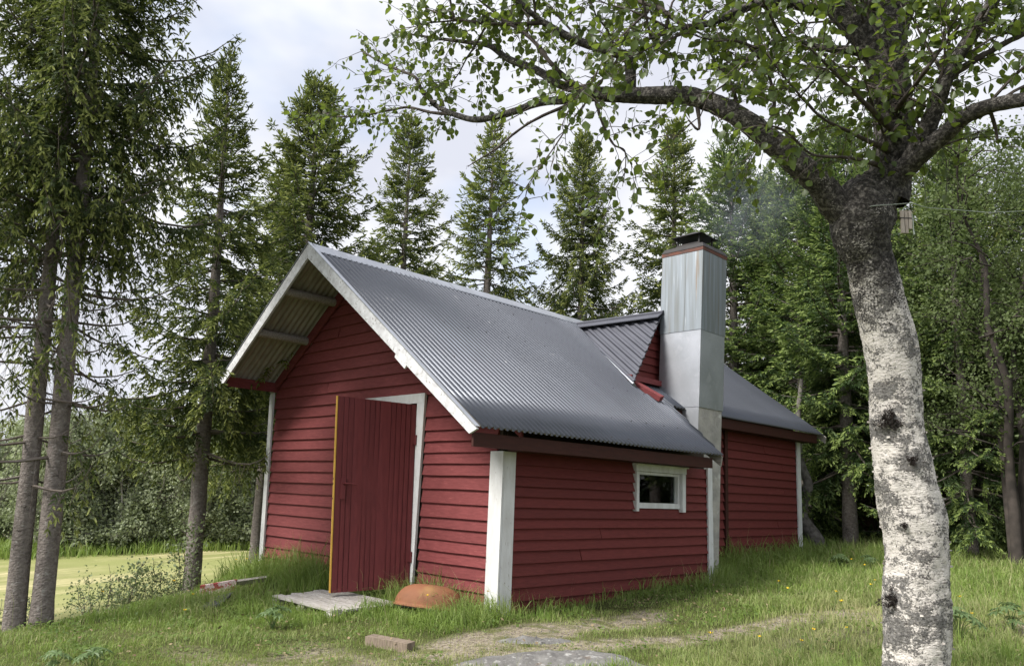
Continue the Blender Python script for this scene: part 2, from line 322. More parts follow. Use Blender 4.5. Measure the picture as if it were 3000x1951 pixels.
def axis(lo, hi, mid0, mid1, fine, growth=1.12):
    a = list(np.arange(mid0, mid1, fine)); st = fine; v = a[-1]
    while v < hi: st *= growth; v += st; a.append(v)
    st = fine; v = mid0; b = []
    while v > lo: st *= growth; v -= st; b.append(v)
    return np.array(b[::-1] + a)
gx = axis(-420, 420, -7.0, 5.5, 0.07); gy = axis(-60, 420, -5.0, 8.0, 0.08)
X, Y = np.meshgrid(gx, gy, indexing='ij'); Z = gz(X, Y)
V = np.stack([X, Y, Z], -1).reshape(-1, 3)
i = np.arange(len(gx) - 1)[:, None] * len(gy); j = np.arange(len(gy) - 1)[None, :]
F = np.stack([i + j, i + len(gy) + j, i + len(gy) + j + 1, i + j + 1], -1).reshape(-1, 4)
ss = (-X - crest(Y)).ravel()
field = sstep(6, 11, ss) * (1 - sstep(75, 80, ss))
def ground_mat():
    m = bpy.data.materials.new('soil_and_turf'); m.use_nodes = True; t = m.node_tree; N = t.nodes; L = t.links
    b = N['Principled BSDF']; b.inputs['Roughness'].default_value = 0.95; b.inputs['Specular IOR Level'].default_value = 0.1
    tcn = N.new('ShaderNodeTexCoord')
    def noise(sc, st=(1, 1, 1), rot=0.0, det=8, dis=0.0):
        mpn = N.new('ShaderNodeMapping'); mpn.inputs['Scale'].default_value = st; mpn.inputs['Rotation'].default_value = (0, 0, rot); L.new(tcn.outputs['Object'], mpn.inputs['Vector'])
        n = N.new('ShaderNodeTexNoise'); n.inputs['Scale'].default_value = sc; n.inputs['Detail'].default_value = det; n.inputs['Distortion'].default_value = dis
        L.new(mpn.outputs[0], n.inputs['Vector']); return n.outputs['Fac']
    def rng(s, a, c):
        r = N.new('ShaderNodeMapRange'); r.inputs['From Min'].default_value = a; r.inputs['From Max'].default_value = c; L.new(s, r.inputs['Value']); return r.outputs[0]
    def mix(f, a, c):
        x = N.new('ShaderNodeMix'); x.data_type = 'RGBA'; L.new(f, x.inputs['Factor'])
        for s, v in ((x.inputs[6], a), (x.inputs[7], c)):
            if isinstance(v, tuple): s.default_value = (*v, 1)
            else: L.new(v, s)
        return x.outputs[2]
    def att(k):
        a = N.new('ShaderNodeAttribute'); a.attribute_name = k; return a.outputs['Fac']
    turf = mix(rng(noise(3), 0.35, 0.65), (0.050, 0.062, 0.020), (0.085, 0.095, 0.032))
    turf = mix(rng(noise(60), 0.5, 0.7), turf, (0.12, 0.11, 0.05))
    soil = mix(rng(noise(26), 0.38, 0.62), (0.125, 0.10, 0.078), (0.30, 0.255, 0.185))
    soil = mix(rng(noise(90), 0.52, 0.68), soil, (0.40, 0.375, 0.33))
    soil = mix(rng(noise(5), 0.5, 0.64), soil, (0.115, 0.12, 0.05))
    col = mix(rng(att('bare'), 0.25, 0.6), turf, soil)
    mow = mix(rng(noise(0.13, (6, 0.5, 1), rad(-16), 5, 0.4), 0.40, 0.60), (0.235, 0.245, 0.095), (0.52, 0.455, 0.26))
    mow = mix(rng(noise(1.6, (3, 0.6, 1), rad(-16), 6), 0.45, 0.68), mow, (0.23, 0.235, 0.095))
    mow = mix(rng(noise(0.07), 0.48, 0.62), mow, (0.25, 0.265, 0.10))
    col = mix(att('field'), col, mow)
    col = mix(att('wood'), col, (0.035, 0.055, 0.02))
    L.new(col, b.inputs['Base Color'])
    bp = N.new('ShaderNodeBump'); bp.inputs['Strength'].default_value = 0.8; bp.inputs['Distance'].default_value = 0.02
    L.new(noise(45), bp.inputs['Height']); L.new(bp.outputs[0], b.inputs['Normal'])
    return m
r_ = np.hypot(X, Y).ravel()
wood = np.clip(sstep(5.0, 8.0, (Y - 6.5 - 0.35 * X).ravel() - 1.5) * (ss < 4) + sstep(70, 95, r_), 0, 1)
part('ground', V, F, ground_mat(), smooth=True, attrs=dict(bare=bare(X, Y).ravel(), field=field, wood=wood))['kind'] = 'structure'

# ------------------------------------------------------------------ red cabin
XR, ZR, SL, OF = -2.59, 3.934, 0.743, -0.77
rz = lambda x: ZR - SL * abs(x - XR)
CAB = thing('red_cabin', (-2.3, 4.2, 0.0), 'weathered red clapboard cabin with grey corrugated roof, white trim and open plank door', 'cabin')
rg = np.random.default_rng(7)
def siding(p0, p1, nout, zs, mat, cut=None, parent=CAB, name='siding_board', lip=0.040):
    """one tilted lapped board per course; zs = seam heights from the top down; cut(zmid) may shorten the board"""
    p0 = np.array(p0, float); p1 = np.array(p1, float); no = np.array(nout, float)
    for k in range(len(zs) - 1):
        z1, z0 = zs[k], zs[k + 1]
        spans = [(0.0, 1.0)] if cut is None else cut(z0, z1)
        spans = [(s + s if len(s) == 2 else s) for s in spans]; cutv = []
        for s in spans:
            ln = np.linalg.norm(p1 - p0) * (s[1] - s[0])
            if ln > 2.3 and rg.random() < 0.4 and abs(s[0] - s[2]) + abs(s[1] - s[3]) < 0.3:
                u = s[0] + (s[1] - s[0]) * rg.uniform(0.2, 0.8); e = 0.0012; cutv += [(s[0], u - e, s[2], u - e), (u + e, s[1], u + e, s[3])]
            else: cutv.append(s)
        for (a0, a1, b0, b1) in cutv:
            # a = bottom edge span, b = top edge span (fractions)
            n = 9; t = np.linspace(0, 1, n)
            w = rg.normal(0, 0.0028, n); w = np.convolve(np.pad(w, 1, 'edge'), [.3, .4, .3], 'valid')
            out = rg.normal(0, 0.002)
            bot = p0 + (p1 - p0) * (a0 + (a1 - a0) * t)[:, None]; top = p0 + (p1 - p0) * (b0 + (b1 - b0) * t)[:, None]
            r0 = np.c_[bot[:, :2] + no * (lip + out), z0 - 0.012 + w]; r1 = np.c_[bot[:, :2] + no * 0.004, z0 - 0.012 + w]
            r2 = np.c_[top[:, :2] + no * 0.010, z1 + 0 * w]; r3 = np.c_[top[:, :2] + no * 0.001, z1 + 0 * w]
            V = np.concatenate([r0, r2, r3, r1]); i = np.arange(n - 1)
            F = np.concatenate([np.stack([k0 * n + i, k0 * n + i + 1, k1 * n + i + 1, k1 * n + i], -1) for k0, k1 in ((0, 1), (1, 2), (2, 3), (3, 0))])
            F = np.concatenate([F, [[0, n, 2 * n, 3 * n], [n - 1, 4 * n - 1, 3 * n - 1, 2 * n - 1]]])
            part(name, V, F, mat, parent)
def jit(a, s=0.004): return [z + rg.normal(0, s) for z in a]
def front_span(xa, xb):
    def f(z0, z1):
        o = []
        for z in (z0, z1):
            hw = max(0.02, (ZR - 0.06 - z) / SL); o.append((max(xa, XR - hw), min(xb, XR + hw)))
        g = lambda x: (x + 4.6) / 4.6
        (a0, a1), (b0, b1) = o
        return [] if a1 - a0 < 0.02 else [(g(a0), g(a1), g(max(b0, XR - 9)), g(b1))]
    return f
fz = [1.447 + 0.1416 * k for k in range(18)][::-1]
full = [z for z in jit(fz) if z > 2.12]
siding((-4.6, 0), (0, 0), (0, -1), [ZR - 0.10] + full, MAT['red'], front_span(-4.49, -0.03))
left = [full[-1]] + jit([1.447 + 0.1416 * k for k in range(4, -11, -1)])
siding((-4.6, 0), (0, 0), (0, -1), left, MAT['red'], front_span(-4.46, -2.30))
right = [full[-1]] + [1.91, 1.765, 1.645, 1.524, 1.41, 1.287, 1.146, 1.0, 0.857, 0.747, 0.63, 0.516, 0.401, 0.279, 0.169, 0.045, -0.06]
siding((-4.6, 0), (0, 0), (0, -1), right, MAT['red'], front_span(-1.187, -0.06))
side = [1.52, 1.41, 1.30, 1.20, 1.10, 0.995, 0.89, 0.79, 0.68, 0.573, 0.456, 0.338, 0.226, 0.10, -0.018]
def side_span(z0, z1):
    k = lambda y: y / 3.8
    if z1 > 1.0 and z0 < 1.50: return [(k(0.1), k(2.15)), (k(3.18), 1.0)]
    return [(k(0.1), 1.0)]
siding((0, 0), (0, 3.8), (1, 0), side, MAT['red_shaded'], side_span, lip=0.050)
siding((-0.83, 3.9), (-0.83, 5.70), (1, 0), jit([2.36 - 0.137 * k for k in range(19)]), MAT['red_shaded'], lip=0.048)
siding((-0.83, 5.76), (-0.83, 8.3), (1, 0), jit([2.36 - 0.137 * k for k in range(19)]), MAT['red_shaded'], lip=0.048)
# sheathing behind the boards, floor and inner partitions (a hollow box, seen through window and door)
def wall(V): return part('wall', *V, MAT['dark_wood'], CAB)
def gable(y0, y1, xl, xr_, zb, hole=None):
    """thin gable wall, optional door hole (x0,x1,ztop)"""
    L = []
    def strip(xa, xb, za, zb_):
        za0, za1 = (za(xa), za(xb)) if callable(za) else (za, za); zb0, zb1 = (zb_(xa), zb_(xb)) if callable(zb_) else (zb_, zb_)
        L.append((np.array([[xa, y0, za0], [xa, y1, za0], [xb, y1, za1], [xb, y0, za1], [xa, y0, zb0], [xa, y1, zb0], [xb, y1, zb1], [xb, y0, zb1]]), HEX))
    top = lambda x: rz(x) - 0.05
    xs = sorted(set([xl, XR, xr_] + (list(hole[:2]) if hole else [])))
    for a, b_ in zip(xs[:-1], xs[1:]):
        if hole and a >= hole[0] - 1e-6 and b_ <= hole[1] + 1e-6: strip(a, b_, hole[2], top)
        else: strip(a, b_, zb, top)
    return join(L)
wall(gable(0.002, 0.05, -4.46, -0.02, -0.05, (-2.2, -1.31, 2.06)))
wall(gable(8.30, 8.35, -4.3, -0.86, -0.05))
wall(join([(box(-0.05, -0.002, 0.052, 3.75, -0.0, 1.0), HEX), (box(-0.05, -0.002, 0.052, 2.15, 1.0, 1.50), HEX), (box(-0.05, -0.002, 3.18, 3.75, 1.0, 1.50), HEX), (box(-0.05, -0.002, 0.052, 3.75, 1.50, 1.93), HEX)]))
wall((box(-0.88, -0.834, 3.75, 8.3, -0.05, 2.5), HEX))
wall(join([(box(-4.46, -4.41, 0.052, 8.3, -0.05, 2.46), HEX), (box(-4.40, -0.055, 3.70, 3.748, -0.0, 1.9), HEX)]))
part('floor', box(-4.4, -0.06, 0.06, 3.69, -0.08, 0.06), HEX, MAT['inside'], CAB)
for q in range(9):
    part('inner_board', box(-0.07 - 0.155 * q - 0.15, -0.07 - 0.155 * q, 3.655, 3.69 - 0.004 * (q % 3), 0.06, 1.9), HEX, MAT['inside'], CAB)
# ---- corrugated roof sheets
def corrugated(y0, y1, x_top, x_end, ztop, slope_sign, name='roof_sheet', pitch=0.076, amp=0.0125, mats=None, lift=0.0):
    n = max(8, int((y1 - y0) / pitch * 12)); y = np.linspace(y0, y1, n + 1)
    ph = (y - OF) / pitch * 2 * np.pi
    h = np.tanh(2.0 * np.cos(ph) - 0.45) * amp
    xe = np.array([x_end(v) for v in y]); nv = 7; V = []
    nx, nz = (SL, 1.0) if slope_sign > 0 else (-SL, 1.0); q = math.hypot(SL, 1); nx, nz = nx / q, nz / q
    for layer, off in ((0, 0.012 + lift), (1, 0.008 + lift)):
        for k in range(nv):
            x = x_top + (xe - x_top) * k / (nv - 1)
            wob = 0.004 * np.sin(y * 1.7 + k * 1.3)
            d = h + off + wob
            V.append(np.c_[x + nx * d, y, np.array([rz(a) for a in x]) + nz * d])
    V = np.concatenate(V); m = n + 1; i = np.arange(nv - 1)[:, None] * m; j = np.arange(n)[None, :]
    T = np.stack([i + j, i + m + j, i + m + j + 1, i + j + 1], -1).reshape(-1, 4)
    if slope_sign < 0: T = T[:, ::-1]
    B = T[:, ::-1] + nv * m
    e = (nv - 1) * m + np.arange(n); E = np.stack([e, e + nv * m, e + nv * m + 1, e + 1], -1)
    mi = np.r_[np.zeros(len(T), int), np.ones(len(B), int), np.zeros(len(E), int)]
    part(name, V, np.concatenate([T, B, E]), mats or [MAT['roof'], MAT['under']], CAB, smooth=True, mi=mi)
def right_end(y):
    if y < 3.42: return 0.46
    return float(np.interp(y, [3.42, 3.58, 3.73, 3.80], [0.46, 0.0, -0.53, -0.471])) if y < 3.80 else -0.471
sh = [OF, 0.218, 1.206, 2.194, 3.182, 3.80]
for a, b_ in zip(sh[:-1], sh[1:]): corrugated(a, b_, XR, right_end, ZR, 1)
for a in (3.80, 5.05, 6.30, 7.55): corrugated(a, min(a + 1.27, 8.775), XR, right_end, ZR, 1)
for a in (OF, 1.62, 4.01, 6.40): corrugated(a, min(a + 2.40, 8.775), XR, lambda y: -4.613, ZR, -1)
# screws: rows of small heads on the sheets
sv = []
for k, x in enumerate((-2.1, -1.35, -0.62, 0.05, 0.40)):
    for q in range(12):
        y = OF + 0.076 * (3 + 4.55 * q + (k % 2) * 2); y = OF + 0.076 * round((y - OF) / 0.076)
        if y > 3.3: continue
        c = np.array([x, y, rz(x) + 0.026]); sv.append((np.array([c + [math.cos(a) * 0.011, math.sin(a) * 0.011, -0.743 * math.cos(a) * 0.011] for a in np.arange(6) * math.pi / 3] + [c + [0.006, 0, 0.008]]),
                                                   np.array([[6, a, (a + 1) % 6] for a in range(6)])))
part('roof_screw', *join(sv), MAT['black'], CAB)['kind'] = 'stuff'
# ridge cap
def ridge(y0, y1, dz):
    V = []
    for y in (y0, y1):
        for x in (-0.17, -0.165, -0.03, 0.03, 0.165, 0.17):
            V.append([XR + x, y, rz(XR + x) + dz + (-0.012 if abs(x) > 0.166 else 0) + (0.012 if abs(x) < 0.05 else 0)])
    F = [[k, k + 1, k + 7, k + 6] for k in range(5)]
    part('ridge_cap', V, np.array(F), MAT['zinc'], CAB)
ridge(OF - 0.01, 1.4, 0.030); ridge(1.36, 3.6, 0.033); ridge(3.56, 8.78, 0.030)
# barge boards on the front verge
def poly_board(P, y0, y1, name, mat, parent=CAB, label=None):
    n = len(P); V = [[x, y0, z] for x, z in P] + [[x, y1, z] for x, z in P]
    F = [list(range(n)), list(range(2 * n - 1, n - 1, -1))] + [[k, n + k, n + (k + 1) % n, (k + 1) % n] for k in range(n)]
    me_f = [np.array([f]) for f in F]
    return part(name, V, me_f, mat, parent, label=label)
poly_board([(XR + 0.002, ZR - 0.165), (0.375, 1.615), (0.47, rz(0.47) - 0.005), (XR + 0.002, ZR + 0.014)], -0.815, -0.788, 'barge_board', MAT['barge'])
poly_board([(XR - 0.002, ZR + 0.014), (-4.625, rz(-4.625) - 0.005), (-4.54, 2.345), (XR - 0.002, ZR - 0.165)], -0.816, -0.789, 'barge_board', MAT['barge'])
poly_board([(-0.78, 2.405), (-0.61, 2.275), (-0.585, 2.31), (-0.76, 2.45)], -0.806, -0.786, 'patch_board', MAT['white'])
# verge flashing: thin zinc angle along the top of the right barge board
part('verge_flashing', plank((XR, -0.80, ZR + 0.030), (0.47, -0.80, rz(0.47) + 0.016), (0, 0.05, 0), (0.005, 0, 0.006)), HEX, MAT['zinc'], CAB)
part('verge_flashing', plank((XR, -0.80, ZR + 0.030), (-4.62, -0.80, rz(-4.62) + 0.016), (0, 0.05, 0), (0.005, 0, 0.006)), HEX, MAT['zinc'], CAB)
# rear verge boards (seen end on at the eaves)
for nm, x0, x1, y in (('rear_barge_board', -0.62, 0.455, 3.40), ('rear_barge_board', -2.58, -0.46, 8.80)):
    a = np.array([x0 if y > 5 else 0.02, y, rz(x0 if y > 5 else 0.02) - 0.07]); b_ = np.array([x1, y, rz(x1) - 0.07])
    part(nm, plank(a, b_, (0, 0.028, 0), (0.02, 0, 0.12)), HEX, MAT['greywood'], CAB)
# purlins and gable rafters under the front overhang
for x in (-3.12, -3.72, -1.6, -0.6):
    z = rz(x) - 0.085; c = [[x, OF - 0.008, z], [x, 0.0, z]]
    part('purlin', *tube(c, [0.055, 0.055], 8), MAT['greywood'] if x < XR else MAT['dark_wood'], CAB, smooth=True)
poly_board([(XR, ZR - 0.20), (-4.47, rz(-4.47) - 0.16), (-4.47, rz(-4.47) - 0.02), (XR, ZR - 0.02)], -0.072, -0.046, 'gable_rafter', MAT['red'])
poly_board([(XR, ZR - 0.02), (0.30, rz(0.30) - 0.02), (0.30, rz(0.30) - 0.16), (XR, ZR - 0.20)], -0.073, -0.047, 'gable_rafter', MAT['red'])
# eaves: fascias and soffits
part('fascia', plank((0.385, -0.78, 1.570), (0.385, 3.28, 1.575), (0.024, 0, 0), (0, 0, 0.125)), HEX, MAT['dark_red'], CAB)
part('soffit_board', box(0.062, 0.37, 0.0, 3.30, 1.517, 1.535), HEX, MAT['dark_red'], CAB)
part('fascia', plank((-0.53, 3.86, 2.275), (-0.53, 8.55, 2.285), (0.024, 0, 0), (0, 0, 0.15)), HEX, MAT['dark_red'], CAB)
part('soffit_board', box(-0.80, -0.545, 3.86, 8.55, 2.215, 2.235), HEX, MAT['dark_red'], CAB)
part('fascia', plank((-4.46, -0.77, 2.44), (-4.52, 8.7, 2.44), (0.024, 0, 0), (0, 0, 0.13)), HEX, MAT['red'], CAB)
part('soffit_board', box(-4.60, -4.46, 0.06, 8.7, 2.35, 2.37), HEX, MAT['dark_wood'], CAB)
# corner boards
part('corner_board', plank((-0.035, -0.054, -0.03), (-0.029, -0.054, 1.515), (0.176, 0, 0), (0, 0.024, 0)), HEX, MAT['white'], CAB)
part('corner_board', plank((0.046, 0.038, -0.16), (0.046, 0.038, 1.513), (0, 0.156, 0), (0.024, 0, 0)), HEX, MAT['white'], CAB)
part('corner_board', plank((-4.44, -0.052, -0.12), (-4.555, -0.052, 2.60), (0.095, 0, 0), (0, 0.026, 0)), HEX, MAT['white'], CAB)
part('corner_board', plank((0.052, 3.82, 0.02), (0.052, 3.79, 1.56), (0, 0.11, 0), (0.026, 0, 0)), HEX, MAT['white'], CAB)
part('corner_board', plank((-0.775, 8.33, -0.12), (-0.775, 8.33, 2.213), (0, 0.14, 0), (0.026, 0, 0)), HEX, MAT['white'], CAB)
part('corner_post', plank((-0.79, 5.73, -0.05), (-0.79, 5.73, 2.213), (0, 0.085, 0), (0.05, 0, 0)), HEX, MAT['dark_red'], CAB)
# foundation stones glimpsed under the side wall
for q, (y, s) in enumerate(((0.35, 0.10), (1.4, 0.12), (2.7, 0.11))):
    P = rg.normal(0, 1, (40, 3)); P = nrm(P) * np.array([0.09, 0.16, 0.09]) + [-0.10, y, gz(0, y) - 0.0]
    bmv, bmf = tube([[-0.10, y - 0.15, gz(0, y)], [-0.10, y - 0.06, gz(0, y)], [-0.10, y + 0.06, gz(0, y)], [-0.10, y + 0.15, gz(0, y)]], [0.02, 0.085, 0.09, 0.02], 9, 0.12, q)
    part('foundation_stone', bmv, bmf, MAT['concrete'], CAB, smooth=True)
# ---- door frame and open plank door
part('door_frame', plank((-1.295, -0.046, 0.02), (-1.252, -0.046, 2.055), (0.128, 0, 0), (0, 0.03, 0)), HEX, MAT['white'], CAB)
part('door_frame', plank((-2.24, -0.046, 0.02), (-2.24, -0.046, 2.055), (0.12, 0, 0), (0, 0.03, 0)), HEX, MAT['white'], CAB)
part('door_frame', plank((-2.32, -0.048, 2.108), (-1.186, -0.048, 2.108), (0, 0, 0.106), (0, 0.032, 0)), HEX, MAT['white'], CAB)
part('door_sill', box(-2.18, -1.30, -0.06, 0.05, 0.0, 0.06), HEX, MAT['greywood'], CAB)
HT, HB = np.array([-1.323, -0.06, 2.036]), np.array([-1.273, -0.06, 0.10]); FT, FB = np.array([-1.655, -0.86, 2.066]), np.array([-1.632, -0.79, 0.046])
dn = nrm(np.cross(FT - HT, np.array([0, 0, 1.0]))); dn = dn if dn[0] > 0 else -dn      # outer face looks towards +x
DOOR = part('door', np.array([HB, FB, FB - dn * 0.035, HB - dn * 0.035, HT, FT, FT - dn * 0.035, HT - dn * 0.035]), HEX, MAT['door'], CAB, label='open door of narrow vertical planks, edge painted yellow')
wd = [0.065, 0.05, 0.055, 0.115, 0.05, 0.055, 0.05, 0.12, 0.052, 0.055, 0.05, 0.053, 0.06]; wd = np.cumsum([0] + wd) / sum(wd)
for a, b_ in zip(wd[:-1], wd[1:]):
    a2, b2 = a + 0.0055, b_ - 0.0055; o = dn * (0.010 + rg.random() * 0.003); i0 = dn * 0.002
    q = lambda lo, hi, t: lo + (hi - lo) * t
    P = [q(FB, HB, a2), q(FB, HB, b2), q(FT, HT, b2), q(FT, HT, a2)]
    part('door_board', np.array([P[0] + i0, P[1] + i0, P[1] + o, P[0] + o, P[3] + i0, P[2] + i0, P[2] + o, P[3] + o]), HEX, MAT['door'], DOOR)
ed = nrm(FT - HT); oe = ed * 0.004
part('yellow_edge', np.array([FB + dn * 0.013 + oe * 3, FB + dn * 0.013, FB - dn * 0.036, FB - dn * 0.036 + oe * 3, FT + dn * 0.013 + oe * 3, FT + dn * 0.013, FT - dn * 0.036, FT - dn * 0.036 + oe * 3]), HEX, MAT['yellow'], DOOR, label='yellow painted free edge')
hc = FB + (FT - FB) * 0.53 + (HB - FB) * 0.105 + dn * 0.018
LP = nrm(HB - FB); zz = np.array([0, 0, 1.0])
part('lock_plate', plank(hc - zz * 0.13, hc + zz * 0.09, LP * 0.05, dn * 0.016), HEX, MAT['door'], DOOR)
part('handle', *join([tube([hc + zz * 0.03, hc + zz * 0.03 + dn * 0.05], [0.009, 0.009], 7), tube([hc + zz * 0.03 + dn * 0.05, hc + zz * 0.027 + dn * 0.052 + LP * 0.06, hc + zz * 0.012 + dn * 0.052 + LP * 0.135], [0.009, 0.008, 0.006], 7)]), MAT['door'], DOOR, smooth=True)
part('keyhole', plank(hc - zz * 0.055 + dn * 0.006, hc - zz * 0.035 + dn * 0.006, LP * 0.01, dn * 0.002), HEX, MAT['black'], DOOR)
for t in (0.16, 0.80):
    c = HB + (HT - HB) * t + dn * 0.022
    part('hinge', *join([tube([c - zz * 0.055, c + zz * 0.055], [0.011, 0.011], 8), (plank(c - zz * 0.045 - LP * 0.025, c + zz * 0.045 - LP * 0.025, LP * 0.045, dn * 0.008), HEX)]), MAT['door'], DOOR, smooth=False)
for t in (0.47, 0.545, 0.57):
    c = FB + (FT - FB) * t - dn * 0.012 - ed * 0.0
    part('latch', plank(c - zz * 0.009, c + zz * 0.009, dn * 0.014, ed * 0.03), HEX, MAT['black'], DOOR)
# ---- side window
WIN = part('window', *join([(box(0.006, 0.072, 2.135, 2.188, 0.965, 1.425), HEX), (box(0.006, 0.072, 3.115, 3.19, 0.96, 1.425), HEX), (box(0.006, 0.076, 2.12, 3.20, 1.428, 1.513), HEX)]), MAT['white'], CAB, label='small white framed side window')
part('window_frame', *join([(box(-0.045, 0.030, 2.190, 2.218, 1.065, 1.425), HEX), (box(-0.045, 0.030, 3.070, 3.113, 1.065, 1.425), HEX), (box(-0.045, 0.028, 2.220, 3.068, 1.392, 1.425), HEX), (box(-0.045, 0.034, 2.190, 3.113, 1.000, 1.063), HEX)]), MAT['white'], WIN)
part('drip_board', plank((0.072, 2.11, 1.512), (0.072, 3.21, 1.512), (0.07, 0, -0.015), (0, 0, 0.014)), HEX, MAT['white'], WIN)
part('pane', box(-0.020, -0.016, 2.2185, 3.0695, 1.0635, 1.3915), HEX, MAT['glass'], WIN)
part('window_sill', box(-0.24, -0.052, 2.15, 3.17, 1.030, 1.056), HEX, MAT['inside'], CAB)
# ---- dormer behind the chimney
R0, R1, DB = np.array([-2.42, 3.99, 3.80]), np.array([-0.87, 4.05, 3.775]), np.array([-0.80, 3.255, 2.665])
R2 = np.array([-0.80, 4.85, 2.665])
DORM = part('dormer', np.array([R0, R1, DB, R0 - [0, 0, .02], R1 - [0, 0, .02], DB - [0, 0, .02]]), [np.array([[0, 2, 1], [3, 4, 5]]), np.array([[0, 1, 4, 3], [1, 2, 5, 4], [2, 0, 3, 5]])], MAT['roof_plain'], CAB, label='small dormer with dark ribbed steel roof')
part('roof_panel', np.array([R0, R1, R2, R0 - [0, 0, .02], R1 - [0, 0, .02], R2 - [0, 0, .02]]), [np.array([[0, 1, 2], [3, 5, 4]]), np.array([[0, 3, 4, 1], [1, 4, 5, 2], [2, 5, 3, 0]])], MAT['roof_plain'], DORM)
nd = nrm(np.cross(R1 - R0, DB - R0)); nd = nd if nd[2] > 0 else -nd
vd = nrm(DB - R0); wv = nrm(np.cross(vd, nd))
for k in range(9):
    s = 0.03 + 0.94 * k / 9; a = R0 + (R1 - R0) * s + (DB - R1) * 0.05 * (1 - s); b_ = R1 + (DB - R1) * (1 - s)
    b_ = b_ + (b_ - a) * 0.015
    for wdt, h in ((0.062, 0.024),):
        c0 = np.array([a - wv * wdt / 2, a + wv * wdt / 2, a + wv * wdt / 4 + nd * h, a - wv * wdt / 4 + nd * h]); c1 = c0 + (b_ - a)
        part('rib', np.concatenate([c0, c1]), HEX, MAT['roof_plain'], DORM)
part('ridge_cap', *join([(plank(R0 + [-.10, -.07, -.02], R1 + [0.03, -.07, -.012], (0, 0.15, 0.10), (0, -0.006, 0.012)), HEX), (plank(R0 + [-.10, .07, -.02], R1 + [0.03, .07, -.012], (0, 0.15, -0.10), (0, 0.006, 0.012)), HEX), tube([R0 + [-.1, 0, .03], R1 + [.035, 0, .04]], [0.03, 0.03], 8)]), MAT['roof_plain'], DORM)
part('valley_flashing', plank(R0 + (DB - R0) * 0.45 - wv * 0.0 - nd * 0.02, DB - nd * 0.03 + vd * 0.02, wv * 0.03, nd * 0.075), HEX, MAT['zinc'], DORM)
for k in range(9):
    z0 = 2.80 + 0.115 * k; f = lambda z: (3.74 - z) / (3.74 - 2.665)
    hw0, hw1 = 0.78 * f(z0), 0.78 * max(f(z0 + 0.115), 0.01)
    if hw0 < 0.05: break
    part('siding_board', np.array([[-0.975, 4.05 - hw0, z0], [-1.01, 4.05 - hw0, z0], [-1.01, 4.05 + hw0, z0], [-0.975, 4.05 + hw0, z0], [-1.0, 4.05 - hw1, z0 + .117], [-1.015, 4.05 - hw1, z0 + .117], [-1.015, 4.05 + hw1, z0 + .117], [-1.0, 4.05 + hw1, z0 + .117]]), HEX, MAT['red_shaded'], DORM)
part('sill_board', box(-0.93, -0.86, 3.31, 4.80, 2.72, 2.795), HEX, MAT['red'], DORM)
part('roof_batten', plank((-0.87, 3.36, 2.685), (-0.50, 3.50, 2.455), (0, 0.085, 0.02), (0.035, 0, 0.06)), HEX, MAT['red'], CAB, label='red timber end sticking out below the dormer')
# ---- chimney
def lean(V):
    V = np.array(V, float); V[:, 0] += 0.020 * (V[:, 2] - 3.4); V[:, 1] += 0.020 * (V[:, 2] - 3.4); return V
cx0, cx1, cy0, cy1 = -0.885, -0.235, 4.07, 4.715
CHIM = part('chimney', lean(box(cx0 + .006, cx1 - .006, cy0 + .006, cy1 - .006, -0.1, 2.41)), HEX, MAT['concrete'], CAB, label='chimney of grey render clad above in sheet metal')
def clad(z0, z1, g, mat):
    t = 0.006
    for nm, b_ in (('metal_panel', box(cx0 - g, cx1 + g, cy0 - g - t, cy0 - g, z0, z1)), ('metal_panel', box(cx1 + g, cx1 + g + t, cy0 - g - t, cy1 + g + t, z0 - 0.004, z1)),
                   ('metal_panel', box(cx0 - g, cx1 + g, cy1 + g, cy1 + g + t, z0, z1)), ('metal_panel', box(cx0 - g - t, cx0 - g, cy0 - g - t, cy1 + g + t, z0, z1))):
        part(nm, lean(b_), HEX, mat, CHIM)
part('metal_panel', lean(box(cx0, cx1 + .002, cy0 - .004, cy0, 1.9, 2.398)), HEX, MAT['zinc'], CHIM)
clad(2.395, 3.50, 0.003, MAT['zinc']); clad(3.492, 4.655, 0.010, MAT['zinc_top'])
part('seam', lean(plank((-0.50, cy0 - 0.017, 3.5), (-0.50, cy0 - 0.017, 4.655), (0.012, 0, 0), (0, 0.005, 0))), HEX, MAT['zinc_top'], CHIM)
part('rust_band', lean(box(cx0 - .022, cx1 + .022, cy0 - .022, cy1 + .022, 4.655, 4.705)), HEX, MAT['rust'], CHIM)
cb = box(cx0 - .028, cx1 + .028, cy0 - .028, cy1 + .028, 4.707, 4.775); cb[4:, 0] += np.sign(-0.56 - cb[4:, 0]) * 0.035; cb[4:, 1] += np.sign(4.39 - cb[4:, 1]) * 0.035
part('cap_flange', lean(cb), HEX, MAT['black'], CHIM)
ub = box(-0.79, -0.33, 4.16, 4.62, 4.785, 4.855); ub[4:, 0] += np.sign(-0.56 - ub[4:, 0]) * 0.05; ub[4:, 1] += np.sign(4.39 - ub[4:, 1]) * 0.05
part('hood_base', lean(ub), HEX, MAT['black'], CHIM)
hv = lean(np.array([[-0.82, 4.13, 4.955], [-0.30, 4.13, 4.955], [-0.30, 4.65, 4.955], [-0.82, 4.65, 4.955], [-0.56, 4.39, 5.085], [-0.56, 4.39, 4.97]]))
part('hood_top', hv, np.array([[0, 1, 4], [1, 2, 4], [2, 3, 4], [3, 0, 4], [1, 0, 5], [2, 1, 5], [3, 2, 5], [0, 3, 5]]), MAT['black'], CHIM)
for x in (-0.74, -0.38):
    for y in (4.21, 4.57): part('hood_leg', lean(plank((x, y, 4.78), (x, y, 4.965), (0.02, 0, 0), (0, 0.02, 0))), HEX, MAT['black'], CHIM)
